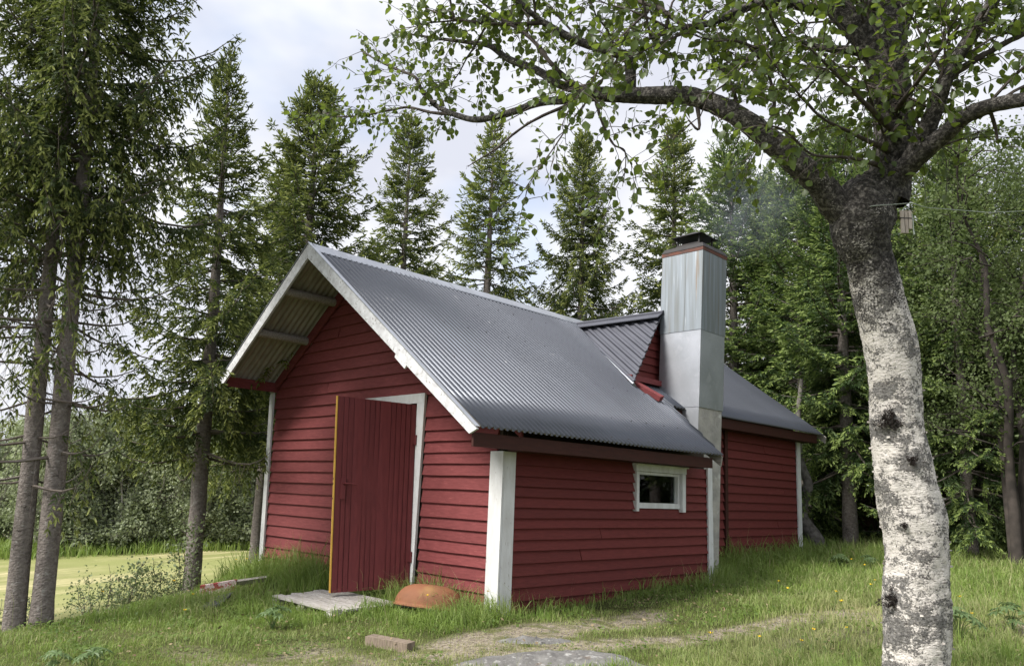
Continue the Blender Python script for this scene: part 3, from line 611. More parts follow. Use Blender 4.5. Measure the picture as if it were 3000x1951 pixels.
# ---- bottle on the inside sill
bp_ = [(0, 0), (0.033, 0.004), (0.035, 0.02), (0.035, 0.145), (0.03, 0.165), (0.014, 0.185), (0.013, 0.20), (0, 0.20)]
def lathe(prof, c, n=14, sx=1, sy=1):
    V = []; a = np.arange(n) * 2 * np.pi / n
    for r, z in prof: V.append(np.c_[c[0] + r * np.cos(a) * sx, c[1] + r * np.sin(a) * sy, np.full(n, c[2] + z)])
    V = np.concatenate(V); i = np.arange(len(prof) - 1)[:, None] * n; j = np.arange(n)[None, :]; j2 = (j + 1) % n
    return V, np.stack([i + j, i + j2, i + n + j2, i + n + j], -1).reshape(-1, 4)
BO = thing('plastic_bottle', (-0.095, 2.485, 1.058), 'pale green plastic bottle with orange cap standing inside the cabin window', 'bottle')
part('bottle_body', *lathe(bp_, (-0.095, 2.485, 1.058)), MAT['bottle'], BO, smooth=True)
part('bottle_cap', *lathe([(0, 0.0), (0.018, 0.0), (0.018, 0.035), (0.0, 0.037)], (-0.095, 2.485, 1.258)), MAT['cap'], BO, smooth=True)

# ------------------------------------------------------------------ foreground birch
BD = {'trunk':[[[3.982,-0.953,-0.003,0.1702],[4.011,-1.003,0.323,0.1658],[4.029,-1.036,0.534,0.168],[4.047,-1.065,0.727,0.1637],[4.063,-1.085,0.878,0.1593],[4.068,-1.121,1.049,0.1658],[4.056,-1.174,1.22,0.1527],[4.051,-1.215,1.369,0.144],[4.05,-1.257,1.541,0.1353],[4.061,-1.287,1.712,0.1309],[4.062,-1.337,1.926,0.1397],[4.046,-1.399,2.118,0.1309],[4.04,-1.43,2.225,0.1266],[4.027,-1.474,2.352,0.144],[4.01,-1.515,2.458,0.1833],[4.022,-1.527,2.555,0.2007],[4.038,-1.503,2.639,0.1842],[4.098,-1.452,2.732,0.1363],[4.134,-1.411,2.829,0.1016]]],'limbs':[[[3.996,-1.545,2.522,0.1091],[3.933,-1.626,2.604,0.0786],[3.893,-1.731,2.696,0.065],[3.853,-1.813,2.76,0.0625],[3.798,-1.884,2.831,0.0582],[3.734,-1.936,2.905,0.0563],[3.659,-1.99,2.997,0.0524],[3.571,-2.025,3.078,0.0508],[3.472,-2.068,3.151,0.0492],[3.37,-2.11,3.204,0.0476],[3.264,-2.149,3.23,0.0459],[3.155,-2.191,3.251,0.0441],[3.044,-2.234,3.272,0.0423],[2.931,-2.279,3.298,0.0404],[2.833,-2.309,3.315,0.0312]],[[2.878,-2.289,3.302,0.0287],[2.749,-2.32,3.314,0.0267],[2.598,-2.335,3.35,0.0224],[2.493,-2.368,3.353,0.0214],[2.385,-2.399,3.337,0.0203],[2.223,-2.418,3.345,0.0195],[2.058,-2.444,3.372,0.0186],[1.895,-2.481,3.451,0.0162],[1.767,-2.484,3.534,0.0152],[1.731,-2.528,3.565,0.0138]],[[1.749,-2.506,3.552,0.0138],[1.624,-2.52,3.69,0.0127],[1.601,-2.562,3.771,0.0113],[1.458,-2.582,3.862,0.0086],[1.293,-2.627,3.968,0.0073],[1.126,-2.679,4.091,0.0045]],[[1.913,-2.461,3.444,0.0108],[1.725,-2.518,3.5,0.0097],[1.553,-2.563,3.575,0.0085],[1.372,-2.603,3.596,0.0072],[1.187,-2.646,3.61,0.0059],[0.978,-2.717,3.638,0.0045],[0.811,-2.755,3.711,0.003]],[[2.914,-2.297,3.302,0.0285],[2.711,-2.376,3.393,0.0243],[2.557,-2.416,3.523,0.0224],[2.378,-2.477,3.636,0.0203],[2.241,-2.5,3.763,0.0156],[2.064,-2.55,3.84,0.0119],[1.887,-2.599,3.91,0.0095],[1.672,-2.688,3.99,0.0055]],[[2.818,-2.329,3.338,0.0192],[2.751,-2.491,3.442,0.0143],[2.666,-2.537,3.582,0.012],[2.569,-2.588,3.691,0.0097],[2.411,-2.631,3.818,0.0075]],[[3.071,-2.213,3.297,0.0305],[3.054,-2.205,3.49,0.0285],[2.997,-2.27,3.529,0.0261],[2.825,-2.389,3.616,0.0216],[2.681,-2.486,3.73,0.017],[2.626,-2.554,3.787,0.0146],[2.558,-2.643,3.881,0.0122]],[[2.67,-2.498,3.734,0.0122],[2.4,-2.632,3.778,0.0099],[2.177,-2.727,3.857,0.0076],[1.983,-2.804,3.971,0.0052]],[[3.912,-1.624,3.699,0.0275],[3.753,-1.854,3.71,0.0249],[3.644,-2.016,3.638,0.0201],[3.568,-2.138,3.544,0.0177],[3.493,-2.205,3.509,0.0155],[3.417,-2.275,3.495,0.0133],[3.308,-2.308,3.481,0.0089],[3.221,-2.322,3.478,0.0068]],[[3.437,-2.258,3.504,0.0133],[3.307,-2.279,3.649,0.0136],[3.187,-2.276,3.742,0.0116],[3.066,-2.276,3.84,0.0119]],[[4.113,-1.416,2.647,0.0967],[4.137,-1.403,2.808,0.095],[4.149,-1.401,2.97,0.0933],[4.15,-1.398,3.138,0.094],[4.143,-1.403,3.307,0.0969],[4.135,-1.422,3.474,0.1019],[4.119,-1.406,3.637,0.0986],[4.113,-1.414,3.941,0.0882]],[[4.127,-1.408,3.384,0.0679],[4.05,-1.526,3.558,0.0634],[3.963,-1.579,3.719,0.0596],[3.894,-1.62,3.907,0.0557]],[[4.144,-1.419,3.496,0.0634],[4.214,-1.393,3.677,0.0566],[4.255,-1.396,3.857,0.0498]],[[4.121,-1.464,2.699,0.0655],[4.208,-1.468,2.778,0.056],[4.323,-1.51,2.832,0.0483],[4.432,-1.555,2.871,0.0409],[4.538,-1.602,2.909,0.0358],[4.649,-1.635,2.907,0.0329],[4.768,-1.655,2.885,0.0301],[4.867,-1.693,2.858,0.0255]],[[4.232,-1.477,2.791,0.0472],[4.331,-1.523,2.915,0.042],[4.393,-1.556,3.015,0.0394],[4.457,-1.593,3.133,0.0347],[4.54,-1.61,3.247,0.0302],[4.62,-1.624,3.339,0.0278],[4.718,-1.634,3.485,0.0235]],[[4.457,-1.593,3.133,0.0184],[4.625,-1.522,3.232,0.0141],[4.757,-1.477,3.287,0.0119],[4.864,-1.514,3.288,0.0097]],[[4.629,-1.623,2.896,0.0097],[4.633,-1.565,2.846,0.0078],[4.635,-1.546,2.779,0.0059]],[[2.891,-2.286,3.279,0.0119],[2.908,-2.278,3.199,0.0095],[2.923,-2.245,3.118,0.0076],[2.95,-2.196,3.029,0.0059],[2.99,-2.15,2.998,0.0048],[2.987,-2.133,2.916,0.0031],[2.964,-2.128,2.801,0.0019]],[[2.747,-2.317,3.295,0.0097],[2.564,-2.409,3.225,0.0086],[2.437,-2.449,3.166,0.0075],[2.355,-2.509,3.076,0.006],[2.22,-2.614,2.96,0.0025]],[[4.147,-1.485,2.893,0.0175],[4.11,-1.868,2.855,0.0082],[4.046,-2.079,2.88,0.006],[3.986,-2.235,2.986,0.0049],[3.936,-2.382,3.099,0.0029]],[[4.131,-1.48,2.807,0.0175],[4.081,-1.802,2.76,0.0083],[3.965,-1.985,2.749,0.0065],[3.906,-2.133,2.83,0.0052],[3.837,-2.274,2.837,0.003]],[[4.165,-1.493,3.001,0.0175],[4.171,-1.911,2.991,0.0101],[4.138,-2.17,3.042,0.0068],[4.096,-2.297,3.105,0.0038]],[[4.189,-1.491,3.088,0.0153],[4.397,-1.78,3.074,0.0099],[4.507,-1.834,3.156,0.0077],[4.595,-1.898,3.193,0.0047]],[[3.6,-1.991,3.058,0.0133],[3.583,-2.045,3.213,0.0088],[3.509,-2.084,3.368,0.0067],[3.461,-2.087,3.484,0.0045]],[[3.716,-1.945,2.926,0.013],[3.776,-1.967,3.083,0.0097],[3.782,-2.066,3.224,0.0064],[3.752,-2.183,3.297,0.0042]],[[3.401,-2.076,3.192,0.0136],[3.444,-2.128,2.989,0.0066],[3.409,-2.173,3.031,0.0044]],[[4.041,-1.513,3.469,0.0272],[3.918,-1.766,3.425,0.0155],[3.836,-1.984,3.403,0.0108],[3.726,-2.134,3.284,0.0064]]]}
NG = np.random.default_rng(11)
BASE_B = (3.98, -1.08, float(gz(3.98, -1.08)) - 0.05)
BIRCH = thing('birch_tree', BASE_B, 'old birch with thick white lichen-covered trunk and long low limb in the foreground', 'tree')
tr = np.array(BD['trunk'][0]); base_pt = tr[0] + (tr[0] - tr[3]) * 0.3; base_pt[2] = BASE_B[2] - 0.05
tr = np.vstack([[*base_pt[:3], tr[0, 3] * 1.22], tr]); tr[:, 3] *= 0.925; tr[-6:-1, 3] *= 0.84
def knobbly(P, seed, n=40, amp=0.05, sub=7):
    V, F = tube(P[:, :3], P[:, 3], n, 0.0, seed, sub=sub)
    rings = len(V) // n; t = np.arange(rings)[:, None]; a = np.arange(n)[None, :] * 2 * np.pi / n
    cx, sx = np.cos(a), np.sin(a)
    C = V.reshape(rings, n, 3).mean(1, keepdims=True); D = V.reshape(rings, n, 3) - C
    k = (vnoise(cx * 3 + t * 0.13, sx * 3 + t * 0.05, 1.0, seed) - 0.5) * 1.2 + (vnoise(cx * 7 + t * 0.31, sx * 7, 1.0, seed + 1) - 0.5) * 0.7 + NG.normal(0, 0.17, (rings, n))
    return (C + D * (1 + amp * k[..., None])).reshape(-1, 3), F
Vt, Ft = knobbly(tr, 3, 64, 0.075, 9)
part('trunk', Vt, Ft, MAT['bark'], BIRCH, smooth=True, attrs=dict(dark=0.80 * sstep(1.68, 2.48, Vt[:, 2]) + 0.03))
LIMBS = [np.array(b) for b in BD['limbs']]; LIMBS[0][0, 3] *= 0.72
for q, b in enumerate(LIMBS):
    big = b[0, 3] > 0.02
    Vb, Fb = knobbly(b, 20 + q, 20, 0.14, 6) if big else tube(b[:, :3], b[:, 3], 7, 0.12, q, sub=5)
    dk = 0.92 if q not in (0,) else 0.84
    part('branch', Vb, Fb, MAT['bark'] if big else MAT['twig_dark'], BIRCH, smooth=True, attrs=dict(dark=np.full(len(Vb), dk)) if big else None)
# dark moss cushions and peeling bark on the trunk
def trunk_surface(p):
    d = p - np.array(CAM); d = d / np.linalg.norm(d)
    k = np.linalg.norm(np.cross(Vt - np.array(CAM), d), axis=1) + 0.02 * np.linalg.norm(Vt - np.array(CAM), axis=1)
    return Vt[np.argmin(k)], -d
for (p, s) in (((4.021, -1.284, 1.539), 0.066), ((4.027, -1.213, 1.261), 0.036), ((4.09, -1.17, 1.362), 0.030), ((3.954, -1.137, 0.648), 0.070), ((3.968, -1.159, 0.798), 0.040), ((4.06, -1.25, 1.02), 0.018)):
    c, no = trunk_surface(np.array(p)); n = int(900 * (s / 0.05)**1.3)
    t1 = nrm(np.cross(no, [0, 0, 1.0])); t2 = np.cross(no, t1)
    ang = NG.uniform(0, 2 * np.pi, n); rr = s * np.sqrt(NG.random(n)) * (0.75 + 0.35 * np.sin(3 * ang + s * 100) + 0.15 * np.sin(7 * ang))
    P = c + t1 * (rr * np.cos(ang))[:, None] + t2 * (rr * np.sin(ang) * 0.95)[:, None] + no * (0.016 + 0.010 * NG.random(n) - 0.1 * rr**2 / 0.16)[:, None]
    # follow the round trunk
    P = P - no * (((P - c) @ t1)**2 / (2 * 0.16))[:, None]
    a = nrm(NG.normal(0, 1, (n, 3)) + no) * 0.0055; b = nrm(NG.normal(0, 1, (n, 3))) * 0.0045
    V = np.concatenate([P - a, P + b, P + a]); i = np.arange(n)
    part('moss_cushion', V, np.stack([i, i + n, i + 2 * n], -1), MAT['moss'], BIRCH)['kind'] = 'stuff'
fl = []
for q in range(90):
    k = NG.integers(64 * 12, len(Vt)); p = Vt[k]; cz = np.array([np.interp(p[2], tr[:, 2], tr[:, 0]), np.interp(p[2], tr[:, 2], tr[:, 1]), p[2]])
    if p[2] > 2.2: continue
    o = nrm(p - cz); t1 = nrm(np.cross(o, [0, 0, 1.0])); L_ = NG.uniform(0.008, 0.024); H_ = NG.uniform(0.003, 0.008)
    c0 = p + o * 0.001; c1 = p + o * (0.003 + L_ * 0.35) + t1 * L_ * NG.choice([-1, 1]); up = np.array([0, 0, H_])
    fl.append((np.array([c0 - up, c1 - up * 0.6 + o * 0.004, c1 + up * 0.6 + o * 0.004, c0 + up]), np.array([[0, 1, 2, 3]])))
part('bark_curl', *join(fl), MAT['curl'], BIRCH)['kind'] = 'stuff'
# twigs and leaves
twV = []; leafs = []; cam_np = np.array(CAM)
def grow(P, R0, leafy=True, dense=1.0, start=0.15, lmin=0.12, lmax=0.36, depth=1, droop=0.12):
    L = np.linalg.norm(np.diff(P, axis=0), axis=1); cl = np.r_[0, np.cumsum(L)]
    n = int(cl[-1] * (1 - start) / 0.045 * dense)
    for k in range(n):
        s = cl[-1] * (start + (1 - start) * (k + NG.random()) / max(n, 1)); q = min(np.searchsorted(cl, s, 'right') - 1, len(P) - 2)
        p = P[q] + (P[q + 1] - P[q]) * (s - cl[q]) / (L[q] + 1e-9); d = nrm(P[q + 1] - P[q])
        v = nrm(d * 0.7 + NG.normal(0, 0.55, 3) + np.array([0, 0, 0.10])); l = NG.uniform(lmin, lmax)
        m = 6; t = np.linspace(0, 1, m)[:, None]
        cur = p + v * l * t + np.array([0, 0, -1]) * (droop * l * 2.2 * t**2) + NG.normal(0, 0.008, (m, 3)) * t
        twV.append(tube(cur, np.linspace(0.0028, 0.0011, m), 3))
        if depth and NG.random() < 0.55: grow(cur, 0.002, leafy, dense * 0.8, 0.25, lmin * 0.6, lmax * 0.6, depth - 1, droop)
        if leafy:
            nl = max(2, int(l / 0.042))
            for w in range(nl):
                tt = 0.18 + 0.82 * (w + 0.7 * NG.random()) / nl; a = min(int(tt * (m - 1)), m - 2); pp = cur[a] + (cur[a + 1] - cur[a]) * (tt * (m - 1) - a)
                ld = nrm(v * 0.45 + NG.normal(0, 0.6, 3) + np.array([0, 0, -0.55])); no = nrm(NG.normal(0, 0.75, 3) + np.array([0, 0, 0.75]))
                leafs.append((pp + ld * 0.012, ld, no, NG.uniform(0.033, 0.056) * (0.8 + 0.35 * NG.random())))
cfg = {1: (0.35, .30), 2: (1.1, 0), 3: (1.1, 0), 4: (0.9, .15), 5: (0.9, .1), 6: (0.85, .25), 7: (1.1, .1), 8: (0.8, .2), 9: (1.0, .1), 10: (0.25, .4), 11: (0.35, .3), 12: (0.4, .3), 13: (0.45, .35), 14: (0.7, .2), 15: (1.0, .1),
       17: (1.05, .2), 19: (0.95, .25), 20: (0.95, .25), 21: (1.0, .2), 22: (0.95, .15), 23: (1.1, .2), 24: (1.0, .3), 25: (0.45, .3), 26: (0.9, .15)}
for q, b in enumerate(LIMBS):
    if q in cfg: grow(b[:, :3], b[-1, 3], True, cfg[q][0], cfg[q][1])
grow(LIMBS[0][8:, :3], 0, True, 0.16, 0.0, 0.10, 0.22, 0, 0.15)
grow(LIMBS[18][:, :3], 0, False, 0.5, 0.3, 0.04, 0.10, 0)
# extra side boughs filling the crown overhead
for q in (5, 6, 7, 8, 9, 10, 11, 12, 13, 14, 26):
    b = LIMBS[q][:, :3]
    for k in range({10: 10, 13: 6, 14: 8, 6: 6, 8: 7, 4: 4, 11: 6, 12: 6, 26: 5}.get(q, 3)):
        u = NG.uniform(0.15, 0.95) * (len(b) - 1); a = min(int(u), len(b) - 2); p = b[a] + (b[a + 1] - b[a]) * (u - a)
        v = nrm(nrm(b[a + 1] - b[a]) * 0.5 + NG.normal(0, 0.6, 3) + np.array([0, 0, 0.45])); l = NG.uniform(0.45, 0.95); m = 7; t = np.linspace(0, 1, m)[:, None]
        cur = p + v * l * t + np.array([0, 0, -0.12]) * l * t**2 + NG.normal(0, 0.02, (m, 3)) * t
        twV.append(tube(cur, np.linspace(0.008, 0.002, m), 5)); grow(cur, 0, True, 0.95, 0.2)
part('twig', *join([(v, f) for v, f in twV]), MAT['twig_dark'], BIRCH)['kind'] = 'stuff'
LEAF2 = np.array([[0, 0], [.22, .20], [.33, .42], [.25, .68], [.10, .88], [0, 1.0], [-.10, .88], [-.25, .68], [-.33, .42], [-.22, .20]]) * [1.15, 1.0]
def leaf_local(fold, curl):
    o = np.c_[LEAF2, np.abs(LEAF2[:, 0]) * fold - curl * LEAF2[:, 1]**2]
    mid = np.array([[0, .42, -curl * .18], [0, .72, -curl * .52]])
    V = np.vstack([o, mid])
    T = np.array([[0, 1, 10], [1, 2, 10], [2, 3, 11], [2, 11, 10], [3, 4, 11], [4, 5, 11], [5, 6, 11], [6, 7, 11], [7, 8, 11], [8, 10, 11], [8, 9, 10], [9, 0, 10]])
    return V, T
A = np.array([l[0] for l in leafs]); D = np.array([l[1] for l in leafs]); Nn = np.array([l[2] for l in leafs]); Sz = np.array([l[3] for l in leafs])
Xx = nrm(np.cross(D, Nn)); Zz = np.cross(Xx, D)
dist = np.linalg.norm(A - cam_np, axis=1)
view = (A - cam_np) @ np.array(_f); uu = (A - cam_np) @ np.array(_r) / view; vv_ = (A - cam_np) @ np.array(_u) / view
inside_f = (np.abs(uu) < 0.65) & (vv_ < 0.46) & (view > 0)
facing = np.abs(np.sum(Zz * nrm(A - cam_np), 1))
order = np.argsort(-(Sz / dist) * (0.4 + 0.6 * facing) * inside_f)
solo, rest = order[:300], order[300:]
lm = []
for f_, c_ in ((0.35, 0.10), (0.15, 0.25), (0.5, 0.0)):
    v, t = leaf_local(f_, c_); lm.append(npmesh('leaf', v, t, MAT['birch_leaf'], smooth=True))
for k in solo:
    o = bpy.data.objects.new('leaf', lm[k % 3]); COL.objects.link(o); o.parent = BIRCH
    m = np.eye(4); s = Sz[k]; m[:3, 0] = Xx[k] * s; m[:3, 1] = D[k] * s; m[:3, 2] = Zz[k] * s; m[:3, 3] = A[k] - BASE[BIRCH.name]
    o.matrix_local = Matrix(m.tolist())
v, t = leaf_local(0.35, 0.12)
def scatter_leaves(name, idx, mat, parent, v, t, A, Xx, D, Zz, Sz, kind=None):
    V = (A[idx][:, None] + Sz[idx][:, None, None] * (v[None, :, 0:1] * Xx[idx][:, None] + v[None, :, 1:2] * D[idx][:, None] + v[None, :, 2:3] * Zz[idx][:, None])).reshape(-1, 3)
    T = (np.arange(len(idx))[:, None, None] * len(v) + t[None]).reshape(-1, 3)
    return part(name, V, T, mat, parent, smooth=True)
for q in range(4): scatter_leaves('foliage', rest[q::4], MAT['birch_leaf'], BIRCH, v, t, A, Xx, D, Zz, Sz)['kind'] = 'stuff'

# ------------------------------------------------------------------ spruces
def spruce(seed, h, r0, cb, hang=0.5, dens=1.0, prof_pow=0.8, inner=0.12, whorl=0.30, nb=6, shoot=0.075, dead_below=0.0, trunk_r=0.12, top_up=0.75, lowdroop=0.25, wood=True, fat=0.026, barrel=1.0, needles=0, lat=0.46, upt=0.22, dead_live=0.03):
    """returns (trunk V,F), (wood V,F), (needle V,F,tip) with the base at the origin"""
    g = np.random.default_rng(seed)
    tp = np.array([[0, 0, -0.35], [0, 0, 0.0], [0, 0, 0.25], [0.01, 0, h * 0.25], [0.02, 0.01, h * 0.5], [0.01, 0.0, h * 0.75], [0, 0, h]])
    tR = trunk_r * np.array([1.5, 1.28, 1.06, 0.90, 0.66, 0.36, 0.05]); tr_ = tube(tp, tR, 14, 0.05, seed, sub=5)
    wd_ = []; B0 = []; DD = []; LL = []; TP = []
    z = max(0.6, min(cb, dead_below + 0.9) if dead_below else cb)
    zs = []
    z = dead_below if dead_below else cb
    while z < h - 0.12:
        t = (h - z) / (h - cb); zs.append(z); z += whorl * (0.45 + 0.55 * min(1, t * 1.6)) * g.uniform(0.8, 1.2)
    for z in zs:
        t = min(1.0, (h - z) / (h - cb)); dead = z < cb
        n = nb + g.integers(-1, 2); a0 = g.uniform(0, 6.28)
        for k in range(n):
            az = a0 + k * 2 * np.pi / n + g.normal(0, 0.25)
            zz_ = z + g.normal(0, 0.05)
            L = r0 * min(t**prof_pow * barrel, 1.0) * g.uniform(0.62, 1.15) + 0.05
            if dead: L = r0 * g.uniform(0.35, 0.85)
            el = np.interp(t, [0, 0.15, 0.5, 1.0], [top_up, 0.55, 0.12, -lowdroop]) + g.normal(0, 0.10)
            s = np.linspace(0, 1, 7); rr = L * s * math.cos(el); zc = L * (math.sin(el) * s - 0.32 * t * s**2 + (upt + 0.12 * t) * s**3)
            azs = az + g.normal(0, 0.12) * s
            P = np.c_[rr * np.cos(azs), rr * np.sin(azs), zz_ + zc]
            wd_.append(tube(P, np.linspace(0.008 + 0.010 * L, 0.003, 7), 4))
            ns = max(2, int(L / 0.062 * dens))
            si = np.sort(g.uniform(0.10, 1.0, ns)); side = np.where(np.arange(ns) % 2, 1, -1)
            ip = si * 6; ia = np.minimum(ip.astype(int), 5); pb = P[ia] + (P[ia + 1] - P[ia]) * (ip - ia)[:, None]; td = nrm(P[ia + 1] - P[ia])
            sd = nrm(np.cross(td, [0, 0, 1.0])) * side[:, None]
            dv = nrm(td * g.uniform(0.35, 0.8, ns)[:, None] + sd * g.uniform(0.5, 1.0, ns)[:, None] + np.array([0, 0, -1]) * (hang * t * g.uniform(0.2, 1.4, ns))[:, None] + np.array([0, 0, 0.25 * (1 - t)]))
            l2 = np.clip((lat * L * (1 - si) + 0.11) * g.uniform(0.55, 1.15, ns), 0.06, 0.58)
            live = np.ones(ns, bool) if not dead else (g.random(ns) < dead_live) & (si > 0.40)
            live &= (si > inner * g.uniform(0.4, 1.6, ns))
            hq = hang * t
            for w in range(ns):
                m = max(2, int(l2[w] / 0.045)); u = (np.arange(m) + 0.6) / m
                pt = pb[w] + dv[w] * (l2[w] * u)[:, None] + np.array([0, 0, -1.0]) * (hq * 0.7 * l2[w] * u**2)[:, None]
                if wood and (l2[w] > 0.14) and (dead or g.random() < 0.5):
                    e = pt[-1]; ww = nrm(np.cross(e - pb[w], g.normal(0, 1, 3))) * 0.0022
                    wd_.append((np.array([pb[w] - ww, pb[w] + ww, e + ww * .4, e - ww * .4]), np.array([[0, 1, 2, 3]])))
                if not live[w]: continue
                dloc = nrm(dv[w] + np.array([0, 0, -1.0]) * (hq * 1.2 * u)[:, None])
                sdn = nrm(np.cross(dloc, g.normal(0, 1, (m, 3)) * 0.5 + [0, 0, 1.0]))
                for sg in (1, -1):
                    B0.append(pt); DD.append(nrm(dloc * 0.75 + sdn * sg * 0.7 + g.normal(0, 0.18, (m, 3)) + [0, 0, -0.25 * hq])); LL.append(shoot * g.uniform(0.6, 1.25, m)); TP.append(((u > 0.45) & (g.random(m) < 0.72)) * g.uniform(0.45, 1.0, m) * (0.35 + 0.65 * (si[w] > 0.35)))
                B0.append(pt[-1:]); DD.append(dloc[-1:]); LL.append(np.array([shoot * 1.2])); TP.append(np.array([g.uniform(0.5, 1.0)]))
            if not dead:
                B0.append(P[-3:]); DD.append(nrm(np.gradient(P, axis=0))[-3:]); LL.append(np.full(3, shoot * 1.3)); TP.append(np.array([0.3, 0.6, 1.0]))
    # leader
    k = np.linspace(h - 0.5, h, 10); B0.append(np.c_[0 * k, 0 * k, k]); DD.append(nrm(np.c_[g.normal(0, .5, 10), g.normal(0, .5, 10), np.ones(10)])); LL.append(np.full(10, shoot)); TP.append(np.full(10, 0.6))
    B0 = np.concatenate(B0); DD = np.concatenate(DD); LL = np.concatenate(LL)[:, None]; TP = np.concatenate(TP)
    n = len(B0); w1 = nrm(np.cross(DD, g.normal(0, 1, (n, 3)))); w2 = np.cross(DD, w1)
    if needles:            # bottle-brush shoots: single needles round a short twig
        K = needles; V = []; tp_ = []
        for k in range(K):
            a = g.uniform(0, 6.28, n)[:, None]; o = w1 * np.cos(a) + w2 * np.sin(a); u = (k + g.random(n)[:, None] * 0.9) / K
            c = B0 + DD * LL * u; e = c + nrm(DD * 0.9 + o * (1.0 - 0.55 * u)) * (fat * 0.95 * g.uniform(0.8, 1.2, (n, 1))); q = DD * (LL / K * 0.72)
            V.append(np.stack([c - q, c + q, e], 1)); tp_.append(np.repeat(TP * (0.45 + 0.55 * u[:, 0]), 3))
        V = np.stack(V, 1).reshape(-1, 3); F = np.arange(len(V)).reshape(-1, 3); tip = np.stack([t.reshape(n, 3) for t in tp_], 1).ravel()
        wf = fat * 0.40; a = B0 + DD * LL * 0.15; b = B0 + DD * LL * 0.80; e = B0 + DD * LL
        V2 = np.stack([B0, a + w1 * wf, b + w1 * wf * .8, e, b - w1 * wf * .8, a - w1 * wf], 1).reshape(-1, 3); i = np.arange(n)[:, None] * 6 + len(V)
        F2 = np.concatenate([i + [0, 1, 2, 3], i + [0, 3, 4, 5]]); tip2 = (np.repeat(TP, 6).reshape(n, 6) * np.array([0.4, 0.6, 0.9, 1.0, 0.9, 0.6])).ravel()
        return tr_, join(wd_), (np.concatenate([V, V2]), [F, F2], np.concatenate([tip, tip2]))
    wf = fat * 0.56 * (LL / shoot); a = B0 + DD * LL * 0.18; b = B0 + DD * LL * 0.80; e = B0 + DD * LL
    V = np.stack([B0, a + w1 * wf, b + w1 * wf * .8, e, b - w1 * wf * .8, a - w1 * wf], 1).reshape(-1, 3)
    i = np.arange(n)[:, None] * 6
    F = np.concatenate([i + [0, 1, 2, 3], i + [0, 3, 4, 5]])
    tip = np.repeat(TP, 6).reshape(n, 6) * np.array([0.5, 0.7, 0.95, 1.0, 0.95, 0.7])
    return tr_, join(wd_), (V, F, tip.ravel())
SPR = {}
def spruce_kind(key, mat, **k):
    t, w, n = spruce(**k)
    SPR[key] = (npmesh('trunk', *t, MAT['spruce_bark'], smooth=True), npmesh('branches', *w, MAT['twig'], smooth=False), npmesh('crown', n[0], n[1], mat, attrs=dict(tip=n[2])), k['h'])
def place_spruce(key, x, y, h, rot, label, group, wide=1.0, tilt=0.0):
    z = float(gz(x, y)); t = thing('spruce_tree', (x, y, z), label, 'tree', group)
    s = h / SPR[key][3]; t.scale = (s * wide, s * wide, s); t.rotation_euler = (Matrix.Rotation(tilt, 3, Vector((-0.70, 0.71, 0))) @ Matrix.Rotation(rot, 3, 'Z')).to_euler()
    for nm, me in zip(('trunk', 'branches', 'crown'), SPR[key][:3]):
        o = bpy.data.objects.new(nm, me); COL.objects.link(o); o.parent = t
    return t
NM = MAT['needle']; NL = MAT['needle2']
GR = 'tall spruces around the cabin'
spruce_kind('near_a', NM, seed=5, h=9.6, r0=1.55, cb=4.3, hang=1.15, dens=1.6, inner=0.12, dead_below=1.7, trunk_r=0.100, prof_pow=0.62, nb=5, whorl=0.40, barrel=1.1, shoot=0.078, fat=0.026, needles=4, lat=0.36, upt=0.50, lowdroop=0.10, dead_live=0.30)
place_spruce('near_a', -2.90, -3.05, 9.3, 0.6, 'tall spruce with bare grey lower trunk, right one of the close pair at the left', GR, 0.95, -0.045)
place_spruce('near_a', -3.02, -3.24, 8.2, 2.2, 'spruce of the close pair at the left standing behind its neighbour, leftmost trunk', GR, 1.0, -0.04)
spruce_kind('mid_a', NM, seed=14, h=8.2, r0=1.80, cb=2.35, hang=0.72, dens=1.5, inner=0.10, dead_below=2.0, trunk_r=0.115, prof_pow=1.05, nb=6, whorl=0.32, shoot=0.082, fat=0.028, needles=3, lat=0.36, upt=0.42, lowdroop=0.12)
place_spruce('mid_a', -5.43, -0.52, 8.1, 1.0, 'slender spruce with clear trunk between the field and the cabin gable', GR, 1.0, -0.03)
spruce_kind('row_a', NM, seed=21, h=10, r0=1.9, cb=3.0, hang=0.7, dens=1.35, inner=0.14, prof_pow=0.75, nb=6, whorl=0.34, trunk_r=0.13, shoot=0.100, fat=0.024, lat=0.38, upt=0.36)
spruce_kind('row_b', NM, seed=22, h=10, r0=2.1, cb=3.1, hang=0.9, dens=1.45, inner=0.12, prof_pow=0.7, nb=6, whorl=0.33, trunk_r=0.14, shoot=0.100, fat=0.024, lat=0.38, upt=0.38)
spruce_kind('row_c', NM, seed=23, h=10, r0=1.85, cb=3.0, hang=0.8, dens=1.3, inner=0.16, prof_pow=0.85, nb=6, whorl=0.36, trunk_r=0.13, shoot=0.100, fat=0.024, lat=0.38, upt=0.36)
spruce_kind('lush_a', NL, seed=31, h=9, r0=2.1, cb=1.7, hang=0.40, dens=1.55, inner=0.18, prof_pow=0.55, nb=7, whorl=0.40, trunk_r=0.15, shoot=0.09, fat=0.022, lat=0.44, upt=0.34, barrel=1.2, lowdroop=0.35)
spruce_kind('lush_b', NL, seed=32, h=9, r0=2.3, cb=1.0, hang=0.38, dens=1.25, inner=0.15, prof_pow=0.6, nb=7, whorl=0.42, trunk_r=0.15, shoot=0.095, fat=0.023, lat=0.44, upt=0.32, barrel=1.2, lowdroop=0.3)
def top(x, y, zt): return zt - float(gz(x, y))
